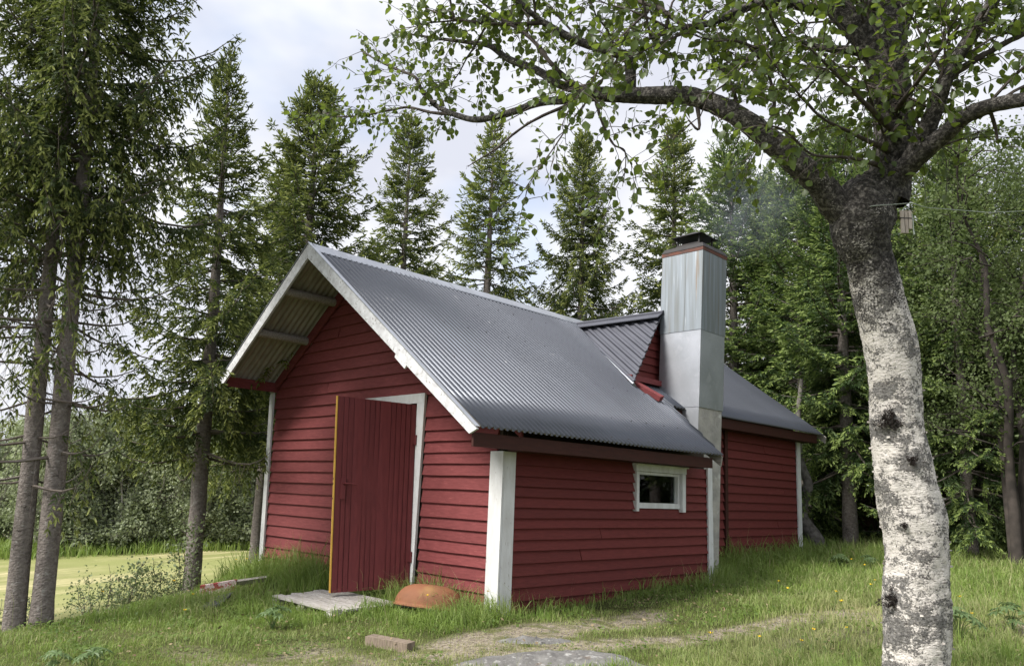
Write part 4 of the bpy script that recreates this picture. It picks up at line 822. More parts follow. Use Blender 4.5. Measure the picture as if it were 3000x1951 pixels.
for key, x, y, zt, rot, wide, lab in (
    ('row_b', -7.59, 2.04, 9.05, 0.3, 1.12, 'dense dark spruce rising behind the left end of the cabin ridge'),
    ('row_c', -9.30, 2.45, 8.3, 2.0, 1.0, 'shorter spruce half hidden behind the dense dark one at the left of the ridge'),
    ('row_a', -8.97, 5.39, 10.05, 1.1, 1.0, 'slim spruce behind the cabin ridge, second from the left along the roof'),
    ('row_c', -9.11, 8.32, 11.2, 4.0, 1.10, 'spruce behind the middle of the cabin ridge under the birch bough'),
    ('row_b', -7.95, 10.77, 11.35, 5.1, 0.88, 'spruce with brownish drooping twigs left of the dormer'),
    ('lush_a', 4.7, 11.6, 9.5, 2.2, 1.0, 'spruce beyond the right edge of the photo, nearest the lawn'),
    ('row_b', 6.8, 12.8, 10.5, 0.2, 1.1, 'dark spruce beyond the right edge of the photo, mirrored in the cabin window'),
    ('row_b', 5.4, 15.2, 10.5, 3.2, 1.1, 'tall spruce beyond the right edge of the photo, behind the nearest one'),
    ('lush_b', 8.6, 15.5, 10.5, 1.2, 1.1, 'broad spruce beyond the right edge of the photo, farthest out'),
    ('row_a', -6.43, 13.10, 12.0, 3.0, 1.12, 'spruce directly behind the metal chimney'),
    ('lush_a', -4.19, 12.3, 10.3, 0.4, 1.0, 'light green spruce just right of the chimney'),
    ('lush_b', -2.23, 11.9, 9.6, 1.9, 1.0, 'broad light green spruce behind the rear end of the cabin'),
    ('lush_a', -0.82, 10.75, 9.3, 3.7, 0.95, 'light green spruce with thick bare lower trunk left of the birch'),
    ('lush_b', 1.35, 10.6, 8.2, 4.9, 0.85, 'light green spruce with layered boughs right of the birch trunk'),
    ('row_b', 0.75, 13.3, 9.6, 2.7, 1.0, 'dark spruce standing behind the layered one right of the birch'),
    ('lush_a', 1.75, 15.0, 8.6, 5.5, 1.0, 'spruce partly hidden at the right edge of the wood'),
    ('row_b', -5.53, 17.0, 11.3, 1.5, 1.0, 'spruce far back in the wood behind the chimney'),
    ('row_c', -3.2, 16.0, 10.6, 0.2, 1.2, 'dark spruce deep in the wood behind the rear roof'),
    ('row_b', -1.2, 15.2, 10.4, 3.3, 1.2, 'dark spruce deep in the wood behind the birch fork')):
    place_spruce(key, x, y, top(x, y, zt), rot, lab, GR, wide)

# ------------------------------------------------------------------ broadleaf trees and shrubs
def broadleaf(seed, h, r, stems=2, leaves=6000, size=0.07, crown_lo=0.18, lean=0.0, trunk_r=0.06, clump=26, br=1.0):
    g = np.random.default_rng(seed); wd_ = []; tips = []
    for s in range(stems):
        a = g.uniform(0, 6.28); b0 = np.array([math.cos(a), math.sin(a), 0]) * 0.12 * (stems > 1)
        m = 8; t = np.linspace(0, 1, m)[:, None]; ln = np.array([math.cos(a), math.sin(a), 0]) * g.uniform(0.08, 0.3) * h + np.array([lean * h, 0, 0])
        P = b0 + np.array([0, 0, h * g.uniform(0.8, 1.0)]) * t + ln * t**1.6 + g.normal(0, 0.025 * h, (m, 3)) * t * [1, 1, 0.2]; P[0, 2] = -0.2
        wd_.append(tube(P, np.linspace(trunk_r, 0.012 * br, m) * g.uniform(0.7, 1.1), 7, 0.1, seed, sub=2))
        for k in range(int(9 + h * 2)):
            u = g.uniform(crown_lo, 0.98); q = min(int(u * (m - 1)), m - 2); p = P[q] + (P[q + 1] - P[q]) * (u * (m - 1) - q)
            az = g.uniform(0, 6.28); L = r * (1.05 - 0.6 * u) * g.uniform(0.5, 1.1); v = np.array([math.cos(az), math.sin(az), g.uniform(0.1, 0.9)]) ; v = nrm(v)
            c = p + v * L * np.linspace(0, 1, 6)[:, None] + np.array([0, 0, -0.18 * L]) * np.linspace(0, 1, 6)[:, None]**2 + g.normal(0, 0.05 * L, (6, 3))
            wd_.append(tube(c, np.linspace(0.018, 0.004, 6) * br, 4)); tips.append(c[2:]); 
            for w in range(3):
                b = c[2 + w]; vv = nrm(v + g.normal(0, 0.7, 3)); c2 = b + vv * L * 0.4 * np.linspace(0, 1, 4)[:, None]; wd_.append(tube(c2, np.linspace(0.007, 0.003, 4) * br, 3)); tips.append(c2[1:])
    T = np.concatenate(tips); n = leaves; k = g.integers(0, len(T), n // clump); C = np.repeat(T[k] + g.normal(0, 0.05, (len(k), 3)), clump, 0); n = len(C)
    A = C + g.normal(0, 0.13 * r**0.5, (n, 3)); d = nrm(g.normal(0, 0.8, (n, 3)) + [0, 0, -0.5]); no = nrm(g.normal(0, 0.8, (n, 3)) + [0, 0, 0.6]); X = nrm(np.cross(d, no)); s = size * g.uniform(0.6, 1.3, n)[:, None]
    V = np.stack([A, A + d * s * .5 + X * s * .36, A + d * s, A + d * s * .5 - X * s * .36], 1).reshape(-1, 3); i = np.arange(n)[:, None] * 4
    return join(wd_), (V, i + [0, 1, 2, 3])
BL = {}
def broad_kind(key, mat, tm, **k):
    w, l = broadleaf(**k); BL[key] = (npmesh('trunk', *w, tm, smooth=True), npmesh('crown', *l, mat), k['h'])
def place_broad(key, name, x, y, h, rot, label, cat, group, names=('trunk', 'crown'), dz=0.0):
    t = thing(name, (x, y, float(gz(x, y)) + dz), label, cat, group); s = h / BL[key][2]; t.scale = (s, s, s); t.rotation_euler = (0, 0, rot)
    for nm, me in zip(names, BL[key][:2]):
        o = bpy.data.objects.new(nm, me); COL.objects.link(o); o.parent = t
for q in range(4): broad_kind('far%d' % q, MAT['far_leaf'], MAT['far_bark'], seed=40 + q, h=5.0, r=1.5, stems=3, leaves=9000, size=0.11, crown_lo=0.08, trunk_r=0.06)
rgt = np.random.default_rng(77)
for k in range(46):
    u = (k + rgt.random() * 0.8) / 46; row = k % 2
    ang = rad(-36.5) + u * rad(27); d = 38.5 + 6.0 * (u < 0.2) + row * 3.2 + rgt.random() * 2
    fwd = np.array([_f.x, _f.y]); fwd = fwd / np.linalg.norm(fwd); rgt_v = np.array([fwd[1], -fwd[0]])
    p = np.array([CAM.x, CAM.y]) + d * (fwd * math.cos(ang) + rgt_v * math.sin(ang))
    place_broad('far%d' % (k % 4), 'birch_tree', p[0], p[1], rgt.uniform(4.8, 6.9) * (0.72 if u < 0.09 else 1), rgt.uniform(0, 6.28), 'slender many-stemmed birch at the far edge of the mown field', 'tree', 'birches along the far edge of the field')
broad_kind('wood_a', MAT['far_leaf2'], MAT['dark_bark'], seed=51, h=7.0, r=2.0, stems=2, leaves=24000, size=0.058, crown_lo=0.25, trunk_r=0.13)
broad_kind('wood_b', MAT['wood_leaf'], MAT['dark_bark'], seed=52, h=7.5, r=2.2, stems=3, leaves=26000, size=0.055, crown_lo=0.2, trunk_r=0.12, lean=0.10)
for key, x, y, h, rot, lab in (
    ('wood_b', 2.35, 9.6, 7.6, 0.3, 'dark leaning birch at the right edge of the photo'),
    ('wood_b', 0.95, 12.3, 7.0, 2.2, 'thin dark birch behind the layered spruce right of the foreground birch'),
    ('wood_a', 0.4, 16.6, 7.5, 1.0, 'bright green broadleaf tree deep behind the right hand spruces'),
    ('wood_a', 2.2, 13.4, 7.2, 4.0, 'broadleaf tree with fine leaves against the sky at the right edge'),
    ('wood_a', -1.9, 18.5, 7.5, 5.0, 'bright green broadleaf tree glimpsed past the foreground birch trunk'),
    ('wood_b', -2.75, 14.2, 6.5, 3.1, 'dark stemmed birch behind the rear corner of the cabin')):
    place_broad(key, 'birch_tree', x, y, h, rot, lab, 'tree', 'birches in the wood on the right')
# crooked bare trunk beside the rear corner of the cabin
TW = thing('birch_tree', (-1.1, 9.75, float(gz(-1.1, 9.75))), 'crooked grey birch trunk bending beside the rear corner of the cabin', 'tree', 'birches in the wood on the right')
tw = np.array([[-1.02, 9.78, 0.1], [-1.10, 9.76, 0.45], [-1.32, 9.66, 0.85], [-1.30, 9.66, 1.15], [-1.20, 9.7, 1.5], [-1.33, 9.66, 1.95], [-1.4, 9.7, 2.6], [-1.3, 9.75, 3.6]])
part('trunk', *knobbly(np.c_[tw, [.17, .14, .12, .11, .09, .08, .07, .04]], 61, 16, 0.12, 5), MAT['grey_bark'], TW, smooth=True)
# shrubs on the bank in front of the field
broad_kind('willow', MAT['shrub_leaf'], MAT['twig'], seed=61, h=0.9, r=0.38, stems=6, leaves=1300, size=0.036, crown_lo=0.05, trunk_r=0.006, clump=8, br=0.22)
broad_kind('sapling', MAT['shrub_leaf'], MAT['twig_dark'], seed=62, h=1.2, r=0.30, stems=3, leaves=420, size=0.05, crown_lo=0.15, trunk_r=0.007, clump=5, br=0.25)
for key, x, y, h, rot, lab in (('willow', -4.6, -2.85, 0.75, 0, 'grey green willow bush left of the paired spruce trunks'), ('willow', -4.98, -1.86, 0.8, 1, 'pale willow bush just right of the paired spruce trunks'),
    ('willow', -4.85, -1.45, 0.7, 2, 'pale willow bush on the bank below the mown field'), ('sapling', -4.92, -1.68, 0.95, 3, 'thin sapling alone on the bank in front of the field'),
    ('willow', -4.70, -1.15, 0.62, 4, 'low willow bush nearest the slender spruce'), ('sapling', -4.62, -0.92, 1.1, 5, 'tall thin sapling just left of the slender spruce trunk'), ('sapling', -4.75, -1.3, 0.8, 1.2, 'sparse sapling amid the willow bushes'),
    ('sapling', -4.85, 0.15, 0.7, 2.2, 'small sapling beside the left corner of the cabin')):
    place_broad(key, 'willow_bush' if key == 'willow' else 'sapling', x, y, h, rot, lab, 'bush' if key == 'willow' else 'sapling', 'bushes on the bank', ('stem', 'foliage'), -0.08)
# undergrowth at the foot of the wood on the right, one mass
def undergrowth(n, fn, size, seed):
    g = np.random.default_rng(seed); A = fn(g, n); d = nrm(g.normal(0, 1, (n, 3)) + [0, 0, 0.4]); X = nrm(np.cross(d, g.normal(0, 1, (n, 3)))); s = size * g.uniform(0.5, 1.4, n)[:, None]
    V = np.stack([A, A + d * s * .5 + X * s * .3, A + d * s, A + d * s * .5 - X * s * .3], 1).reshape(-1, 3); return V, np.arange(n)[:, None] * 4 + [0, 1, 2, 3]
def ufn(g, n):
    x = g.uniform(-4.5, 7.0, n); y = 10.2 + 0.25 * x + np.abs(g.normal(0, 3.2, n)) + 0.5; hh = (0.12 + 0.75 * sstep(0.8, 4, y - 10.2 - .25 * x)) * (0.3 + vnoise(x, y, 0.8, 9))
    return np.c_[x, y, gz(x, y) + hh * g.random(n)]
part('undergrowth', *undergrowth(16000, ufn, 0.11, 3), MAT['fern_dark'])['kind'] = 'stuff'
def wfn(g, n):
    a = g.uniform(rad(2), rad(41), n); d = g.uniform(34, 62, n); fwd = np.array([_f.x, _f.y]) / math.hypot(_f.x, _f.y); rv = np.array([fwd[1], -fwd[0]])
    p = np.array([CAM.x, CAM.y]) + d[:, None] * (fwd * np.cos(a)[:, None] + rv * np.sin(a)[:, None]); ht = 3.2 + 4.5 * vnoise(p[:, 0], p[:, 1], 3.0, 4)
    return np.c_[p, gz(p[:, 0], p[:, 1]) + ht * g.random(n)**0.8]
part('distant_wood', *undergrowth(24000, wfn, 0.5, 4), MAT['far_leaf2'])['kind'] = 'stuff'
def hfn(g, n):
    a = g.uniform(rad(-42), rad(-4), n); d = g.uniform(75, 170, n); fwd = np.array([_f.x, _f.y]) / math.hypot(_f.x, _f.y); rv = np.array([fwd[1], -fwd[0]])
    p = np.array([CAM.x, CAM.y]) + d[:, None] * (fwd * np.cos(a)[:, None] + rv * np.sin(a)[:, None])
    return np.c_[p, gz(p[:, 0], p[:, 1]) + 5.0 * g.random(n) * vnoise(p[:, 0], p[:, 1], 5.0, 4)]
part('hillside_wood', *undergrowth(18000, hfn, 1.1, 5), MAT['far_leaf'])['kind'] = 'stuff'

# ------------------------------------------------------------------ lawn, tall grass, flowers
RK = [((1.62, -1.02), (0.74, 0.25), 0.93, 0.060), ((1.02, -0.55), (0.30, 0.13), 1.05, 0.030)]
def rock_mask(x, y, grow_=1.0):
    m = np.zeros_like(x)
    for (cx, cy), (a, b), th, h in RK:
        u = ((x - cx) * math.cos(th) + (y - cy) * math.sin(th)) / a; v = (-(x - cx) * math.sin(th) + (y - cy) * math.cos(th)) / b
        m = np.maximum(m, (np.hypot(u, v) < grow_ * (0.75 + 0.5 * vnoise(x, y, 0.25, 8))).astype(float))
    return m
def blades(n, seed, r0, r1, hfun, keep, w0=0.0046, lean=0.55):
    g = np.random.default_rng(seed)
    fwd = np.array([_f.x, _f.y]) / math.hypot(_f.x, _f.y); rv = np.array([fwd[1], -fwd[0]])
    a = g.uniform(rad(-37.5), rad(37.5), n); r = r0 * (r1 / r0)**g.random(n)
    p = np.array([CAM.x, CAM.y]) + r[:, None] * (fwd * np.cos(a)[:, None] + rv * np.sin(a)[:, None]); x, y = p[:, 0], p[:, 1]
    k = g.random(n) < keep(x, y); house = ((x > -4.5) & (x < 0.015) & (y > -0.005) & (y < 3.85)) | ((x > -4.5) & (x < -0.80) & (y > 3.8) & (y < 8.35))
    k &= ~house; x, y, r = x[k], y[k], r[k]; n = len(x)
    h, dry = hfun(g, x, y); h = h * g.uniform(0.55, 1.25, n)
    az = 12.6 * vnoise(x, y, 0.16, seed + 60) + g.normal(0, 0.75, n); h = h * (0.55 + 0.9 * vnoise(x, y, 0.19, seed + 70)); ln = np.abs(g.normal(0, lean, n)) + 0.25 * vnoise(x, y, 0.3, seed + 80); wd_ = w0 * np.maximum(1, r / 6.5) * g.uniform(0.7, 1.4, n)
    d = np.c_[np.cos(az), np.sin(az), 0 * az]; s = np.c_[-np.sin(az), np.cos(az), 0 * az]; tw = g.uniform(0, 6.28, n); s = s * np.cos(tw)[:, None] + d * np.sin(tw)[:, None]
    b = np.c_[x, y, gz(x, y) - 0.01]; up = np.array([0, 0, 1.0])
    m = b + d * (ln * h * 0.30)[:, None] + up * (h * 0.62)[:, None]; t = b + d * (ln * h * 1.0)[:, None] + up * (h * np.clip(1.05 - 0.38 * ln**1.3, 0.25, 1))[:, None]
    V = np.stack([b - s * wd_[:, None] * .5, b + s * wd_[:, None] * .5, m + s * wd_[:, None] * .42, m - s * wd_[:, None] * .42, t], 1).reshape(-1, 3)
    i = np.arange(n)[:, None] * 5
    return V, [i + [0, 1, 2, 3], i + [3, 2, 4]], np.repeat(dry, 5)
def edge(x, y):      # closeness to the cabin walls, 0..1
    fr = sstep(-0.75, -0.25, y) * (y < 0.02) * (x > -4.9) * (x < 0.25)
    sd = sstep(0.45, 0.12, x) * (x > 0.0) * (y > -0.2) * (y < 4.2) * (0.25 + 0.9 * sstep(2.0, 3.4, y))
    rw = sstep(0.9, 0.1, x + 0.8) * (x > -0.85) * (y > 3.9) * (y < 8.6)
    return np.clip(fr + sd * (0.55 + 0.8 * vnoise(x, y, 0.6, 21)) + rw, 0, 1.1)
def lawn_h(g, x, y):
    b = bare(x, y); right = sstep(1.7, 3.0, x + 0.25 * (y + 1)) ; left = sstep(-1.6, -3.0, x - 0.3 * (y + 2)) * (1 - sstep(-0.9, 0.2, -x - crest(y)))
    far = sstep(2.5, 6.0, y)
    h = 0.050 + 0.065 * right + 0.10 * left + 0.05 * far + 0.05 * (vnoise(x, y, 0.45, 31) - 0.3)
    h = h * (1 - 0.55 * b)
    dry = np.clip(0.10 + 0.75 * b + 0.35 * (vnoise(x, y, 0.8, 32) - 0.45) + 0.16 * right + g.normal(0, 0.16, len(x)), 0, 1)
    dry = np.where(g.random(len(x)) < 0.06, 0.9, dry)
    return np.clip(h, 0.02, None), dry
def lawn_keep(x, y):
    return np.clip(1.02 - 0.72 * bare(x, y), 0.05, 1) * (1 - rock_mask(x, y)) * (-x - crest(y) < 4.5) * (y < 14 + 0.2 * x) * (1 - pal_mask(x, y))
def pal_mask(x, y): return ((x > -2.08) & (x < -1.08) & (y > -1.18) & (y < -0.45)).astype(float)
def plank_mask(x, y): return ((np.hypot(x + 3.2, y + 1.15) < 0.42) | (np.hypot(x + 2.62, y + 1.50) < 0.30)).astype(float)
V, F, D_ = blades(235000, 1, 4.3, 24, lawn_h, lawn_keep); part('lawn_grass', V, F, MAT['grass'], attrs=dict(dry=D_))['kind'] = 'stuff'
def tall_h(g, x, y):
    e = edge(x, y); left = sstep(-1.8, -3.0, x - 0.3 * (y + 2)) * (1 - sstep(-1.2, -0.2, -x - crest(y))); fl = ((x < -1.7) & (y > -1.6)).astype(float)
    h = 0.14 + 0.12 * e + 0.07 * left + 0.06 * fl * e + 0.10 * (vnoise(x, y, 0.4, 33) - .3)
    h = h * (1 - 0.55 * sstep(-0.9, 0.1, -x - crest(y)) * (1 - e))
    return h, np.clip(0.06 + g.normal(0, 0.10, len(x)) + 0.10 * e, 0, 1)
def tall_keep(x, y):
    e = edge(x, y); left = sstep(-2.4, -3.6, x - 0.35 * (y + 2)); patch = sstep(0.55, 0.78, vnoise(x, y, 0.9, 34))
    fl = ((x < -1.75) & (x > -4.4) & (y > -0.85) & (y < 0)) * 1.0; pf = ((x > -2.3) & (x < -0.75) & (y > -1.65) & (y < -1.15)) * 0.75; tb = ((x > -1.15) & (x < -0.2) & (y > -0.95) & (y < -0.5)) * 0.8; fl = fl + pf + tb; bl = ((x > -1.3) & (x < 0.35) & (y > -1.0) & (y < 0)) * 0.8
    rt = sstep(2.2, 3.6, x + 0.2 * y); back = sstep(3.0, 7.0, y)
    k = 0.9 * e + 0.32 * left + fl + bl + 0.34 * rt * (0.2 + patch) + 0.40 * back
    return np.clip(k, 0, 1) * (1 - rock_mask(x, y, 1.1)) * (1 - 0.9 * bare(x, y)) * (-x - crest(y) < 3.2) * (y < 13 + 0.2 * x) * (1 - pal_mask(x, y)) * (1 - plank_mask(x, y))
V, F, D_ = blades(230000, 2, 4.4, 22, tall_h, tall_keep, 0.0052, 0.80); part('tall_grass', V, F, MAT['grass'], attrs=dict(dry=D_))['kind'] = 'stuff'
V, F, D_ = blades(26000, 3, 4.4, 16, lambda g, x, y: (np.full(len(x), 0.30) + 0.12 * edge(x, y), np.clip(g.normal(0.75, 0.2, len(x)), 0, 1)),
                  lambda x, y: np.clip(0.03 + 0.22 * edge(x, y) + 0.05 * sstep(1.5, 3, x), 0, 1) * (1 - rock_mask(x, y)) * (-x - crest(y) < 2), 0.0018, 0.45)
part('dry_stalks', V, F, MAT['grass'], attrs=dict(dry=D_))['kind'] = 'stuff'
V, F, D_ = blades(60000, 4, 4.3, 14, lambda g, x, y: (np.full(len(x), 0.022), np.clip(g.normal(0.9, 0.15, len(x)), 0, 1)), lambda x, y: sstep(0.2, 0.6, bare(x, y)) * (1 - 0.8 * rock_mask(x, y)), 0.004, 2.2)
part('dry_thatch', V, F, MAT['grass'], attrs=dict(dry=D_))['kind'] = 'stuff'
def rim_keep(x, y):
    s = -x - crest(y); d = np.hypot(x - CAM.x, y - CAM.y); return sstep(36.5, 39, d) * 0.9 * (s > 5)
V, F, D_ = blades(60000, 6, 35.5, 46, lambda g, x, y: (np.full(len(x), 0.55) + 0.3 * (vnoise(x, y, 2, 3) - .5), np.clip(g.normal(0.12, 0.1, len(x)), 0, 1)), rim_keep, 0.006, 0.6)
part('field_edge_grass', V, F, MAT['grass'], attrs=dict(dry=D_))['kind'] = 'stuff'

def weed_pts(g, n):
    cx, cy = g.uniform(-4, 4.2, 420), g.uniform(-3.4, 8, 420); k = g.integers(0, 420, n); x = cx[k] + g.normal(0, 0.10, n); y = cy[k] + g.normal(0, 0.10, n)
    ok = ~((x > -4.6) & (x < 0.1) & (y > -0.05) & (y < 8.6)) & (g.random(n) > bare(x, y)) & (rock_mask(x, y) < 0.5) & (pal_mask(x, y) < 0.5) & (-x - crest(y) < 0.5)
    x, y = x[ok], y[ok]; return np.c_[x, y, gz(x, y) + g.uniform(0.005, 0.07, len(x))]
def weeds(seed, n):
    g = np.random.default_rng(seed); A = weed_pts(g, n); n = len(A); az = g.uniform(0, 6.28, n); d = nrm(np.c_[np.cos(az), np.sin(az), g.normal(0.15, 0.35, n)]); X = nrm(np.cross(d, np.array([0, 0, 1.0]) + g.normal(0, .3, (n, 3)))); s = g.uniform(0.014, 0.045, n)[:, None]
    V = np.stack([A, A + d * s * .5 + X * s * .36, A + d * s, A + d * s * .5 - X * s * .36], 1).reshape(-1, 3); return V, np.arange(n)[:, None] * 4 + [0, 1, 2, 3]
part('ground_weeds', *weeds(5, 26000), MAT['weed'])['kind'] = 'stuff'
part('dead_leaves', *weeds(6, 2600), MAT['litter'])['kind'] = 'stuff'
gf = np.random.default_rng(91)
def flower_mesh():
    V = []; F3 = []; F4 = []; mi = []
    st, sf = tube([[0, 0, 0], [0.01, 0, 0.12], [0.0, 0.01, 0.23]], [0.0016, 0.0014, 0.0012], 4)
    V.append(st); F4.append(sf); n = len(st); P = []
    for k in range(5):
        a = k * 2 * np.pi / 5; c, s_ = math.cos(a), math.sin(a); e = 0.55
        P += [[0, 0.01, 0.23], [0.010 * math.cos(a - e), 0.01 + 0.010 * math.sin(a - e), 0.236], [0.014 * c, 0.01 + 0.014 * s_, 0.243], [0.010 * math.cos(a + e), 0.01 + 0.010 * math.sin(a + e), 0.236]]
    V.append(np.array(P)); F4.append(n + np.arange(20).reshape(5, 4))
    return npmesh('buttercup', np.concatenate(V), np.concatenate(F4), [MAT['lupine'], MAT['petal']], mi=[0] * len(sf) + [1] * 5)
fm = flower_mesh()
spots_f = [(-4.05, -0.45), (-4.15, -0.32), (-4.25, -0.52), (-3.1, -1.75), (-2.9, -2.6), (-1.0, -2.55), (-2.2, -1.95), (-4.75, -0.95), (-0.25, -0.62), (0.05, -0.2), (1.55, 2.6), (1.75, 2.35), (2.3, 2.1),
           (2.75, 0.6), (2.95, 0.9), (2.7, 1.5), (3.1, 1.9), (2.55, 0.2), (2.85, 0.1), (3.3, 2.7), (3.25, 1.3), (2.2, 3.4), (1.9, 4.4), (1.35, 5.6), (3.55, 3.6), (2.45, -0.35), (3.45, 2.2), (0.9, 6.3)]
for x, y in spots_f:
    o = link('buttercup', fm, None, (x, y, float(gz(x, y)))); s = gf.uniform(0.75, 1.2); o.scale = (s * 1.15, s * 1.15, s); o.rotation_euler = (gf.normal(0, .12), gf.normal(0, .12), gf.uniform(0, 6))
    tag(o, 'small yellow buttercup growing in the grass around the cabin', 'flower', 'buttercups in the grass')
def lupine_mesh(seed, leaves=9):
    g = np.random.default_rng(seed); V = []; F = []; n = 0; VS = []; FS = []
    for k in range(leaves):
        a = k * 2.4 + g.normal(0, .2); R = g.uniform(0.03, 0.13); H = g.uniform(0.10, 0.24); c = np.array([R * math.cos(a), R * math.sin(a), H])
        VS.append(tube([[0, 0, 0], c * [.45, .45, .7], c], [0.003, 0.0025, 0.002], 4)); tilt = np.array([math.cos(a), math.sin(a), 0]) * 0.35
        nn = nrm(np.array([0, 0, 1.0]) + tilt); x = nrm(np.cross(nn, [0.3, 1, 0.2])); y = np.cross(nn, x); nl = 9
        for w in range(nl):
            b = w * 2 * np.pi / nl; d = x * math.cos(b) + y * math.sin(b); s = x * -math.sin(b) + y * math.cos(b); L = g.uniform(0.065, 0.09)
            V += [c, c + d * L * .55 + s * L * .15 + nn * .006, c + d * L - nn * .012, c + d * L * .55 - s * L * .15 + nn * .006]; F.append([n, n + 1, n + 2, n + 3]); n += 4
    sv_, sf_ = join(VS); sf_ = np.concatenate(sf_); V = np.array(V)
    return npmesh('foliage', np.concatenate([V, sv_]), np.concatenate([np.array(F), sf_ + n]), MAT['lupine'])
LUP = [lupine_mesh(s) for s in (1, 2, 3)]
for q, (x, y, s, lab) in enumerate(((3.42, 1.95, 1.15, 'large lupine with fan shaped leaves at the lower right beside the birch trunk'), (3.62, 2.75, 1.1, 'lupine at the right edge of the lawn behind the large one'), (3.10, 2.55, 0.8, 'small lupine just right of the birch trunk'),
    (-0.95, -1.80, 0.9, 'lone lupine in front of the wooden pallet'), (-0.60, -3.60, 0.7, 'lupine seedling at the lower left corner of the lawn'), (-0.45, -3.42, 0.75, 'lupine beside the seedling at the lower left of the lawn'),
    (0.45, 7.0, 1.1, 'lupine in the grass left of the birch near the back of the lawn'), (0.75, 7.4, 1.0, 'lupine half hidden by the birch trunk at the back of the lawn'))):
    o = link('lupine', LUP[q % 3], None, (x, y, float(gz(x, y)))); o.scale = (s, s, s); o.rotation_euler = (0, 0, q * 1.3); tag(o, lab, 'plant', 'lupines in the grass')
# fern on the bank
def fern_mesh(seed):
    g = np.random.default_rng(seed); V = []; F = []; n = 0
    for k in range(9):
        a = k * 0.7 + g.normal(0, .15); L = g.uniform(0.35, 0.5); t = np.linspace(0, 1, 12); x = L * t * 0.75; z = L * (1.1 * t - 0.75 * t**2)
        for j in range(1, 12):
            c = np.array([x[j] * math.cos(a), x[j] * math.sin(a), z[j]]); d = np.array([math.cos(a), math.sin(a), 0.2]); s = np.array([-math.sin(a), math.cos(a), 0]); w = 0.10 * math.sin(math.pi * (0.12 + 0.88 * t[j]))
            for sg in (1, -1):
                e = c + s * sg * w + d * w * .4; V += [c - d * .012, c + d * .012, e + d * .006, e - d * .006]; F.append([n, n + 1, n + 2, n + 3]); n += 4
    return npmesh('fern', np.array(V), np.array(F), MAT['fern'])
fe = fern_mesh(3)
for x, y, s, lab in ((-4.35, -1.55, 0.9, 'bright green fern on the bank right of the paired spruces'), (-4.55, -0.15, 0.8, 'bright fern beside the left corner of the cabin'), (-4.75, -1.2, 0.7, 'fern among the willow bushes on the bank')):
    o = link('fern', fe, None, (x, y, float(gz(x, y)))); o.scale = (s, s, s); o.rotation_euler = (0, 0, x); tag(o, lab, 'fern', 'ferns on the bank')

# ------------------------------------------------------------------ rocks, pallet, tub, offcuts
def rock(c, ab, th, h, seed, label):
    n, m = 56, 22; a = np.arange(n) * 2 * np.pi / n; V = []
    for k in range(m):
        r = k / (m - 1) * 1.15; V.append(np.c_[r * np.cos(a) * ab[0], r * np.sin(a) * ab[1]])
    P = np.concatenate(V); x = c[0] + P[:, 0] * math.cos(th) - P[:, 1] * math.sin(th); y = c[1] + P[:, 0] * math.sin(th) + P[:, 1] * math.cos(th)
    r = np.hypot(P[:, 0] / ab[0], P[:, 1] / ab[1]); edge_ = 0.72 + 0.5 * vnoise(x, y, 0.25, seed)
    z = gz(x, y) + h * np.clip(1 - (r / edge_)**2.5, -0.9, 1) + 0.022 * (vnoise(x, y, 0.10, seed) - .5) + 0.012 * (vnoise(x, y, 0.035, seed + 1) - .5)
    i = np.arange(m - 1)[:, None] * n; j = np.arange(n)[None, :]; j2 = (j + 1) % n
    o = part('rock', np.c_[x, y, z], np.stack([i + j, i + n + j, i + n + j2, i + j2], -1).reshape(-1, 4), MAT['rock'], None, (c[0], c[1], 0), smooth=True)
    tag(o, label, 'rock', 'bare bedrock showing through the path')
for q, ((c, ab, th, h), lab) in enumerate(zip(RK, ('large grey bedrock slab at the bottom of the photo', 'small grey bedrock hump in the bare soil near the cabin corner'))): rock(c, ab, th, h, 50 + q, lab)
gs = np.random.default_rng(17)
sx = gs.uniform(0.7, 2.0, 420); sy = gs.uniform(-2.0, 2.5, 420); kk = gs.random(420) < bare(sx, sy); pb = []
for x, y in zip(sx[kk], sy[kk]):
    r = gs.uniform(0.004, 0.013); v = nrm(np.array([[1, 0, 0], [-1, 0, 0], [0, 1, 0], [0, -1, 0], [0, 0, 1], [0, 0, -1.]])+gs.normal(0, .2, (6, 3))) * r * [1, 1, .6] + [x, y, float(gz(x, y)) + r * .3]
    pb.append((v, np.array([[0, 2, 4], [2, 1, 4], [1, 3, 4], [3, 0, 4], [2, 0, 5], [1, 2, 5], [3, 1, 5], [0, 3, 5]])))
part('pebbles', *join(pb), MAT['rock'])['kind'] = 'stuff'

PAL = thing('pallet', (-1.5, -0.85, -0.1), 'grey weathered wooden pallet lying in the grass in front of the door', 'pallet')
pa, pb_, pc = np.array([-2.08, -1.20, -0.022]), np.array([-1.05, -1.15, -0.040]), np.array([-1.97, -0.50, 0.020])
ex = nrm(pb_ - pa); ey = nrm(pc - pa); ez = nrm(np.cross(ex, ey)); wdt = np.linalg.norm(pc - pa); lng = np.linalg.norm(pb_ - pa)
for k in range(6):
    s = (k + 0.5) / 6 * wdt; w = wdt / 6 * (0.86 - 0.04 * (k % 2)); d0 = rg.normal(0, 0.02); d1 = rg.normal(0, 0.03)
    part('plank', plank(pa + ey * s - ex * 0.02 + ex * d0 + ez * rg.normal(0, .005), pa + ex * (lng + 0.012 * k + d1) + ey * s + ez * rg.normal(0, .005), ey * w + ez * rg.normal(0, .004), ez * 0.020), HEX, MAT['palewood'], PAL)
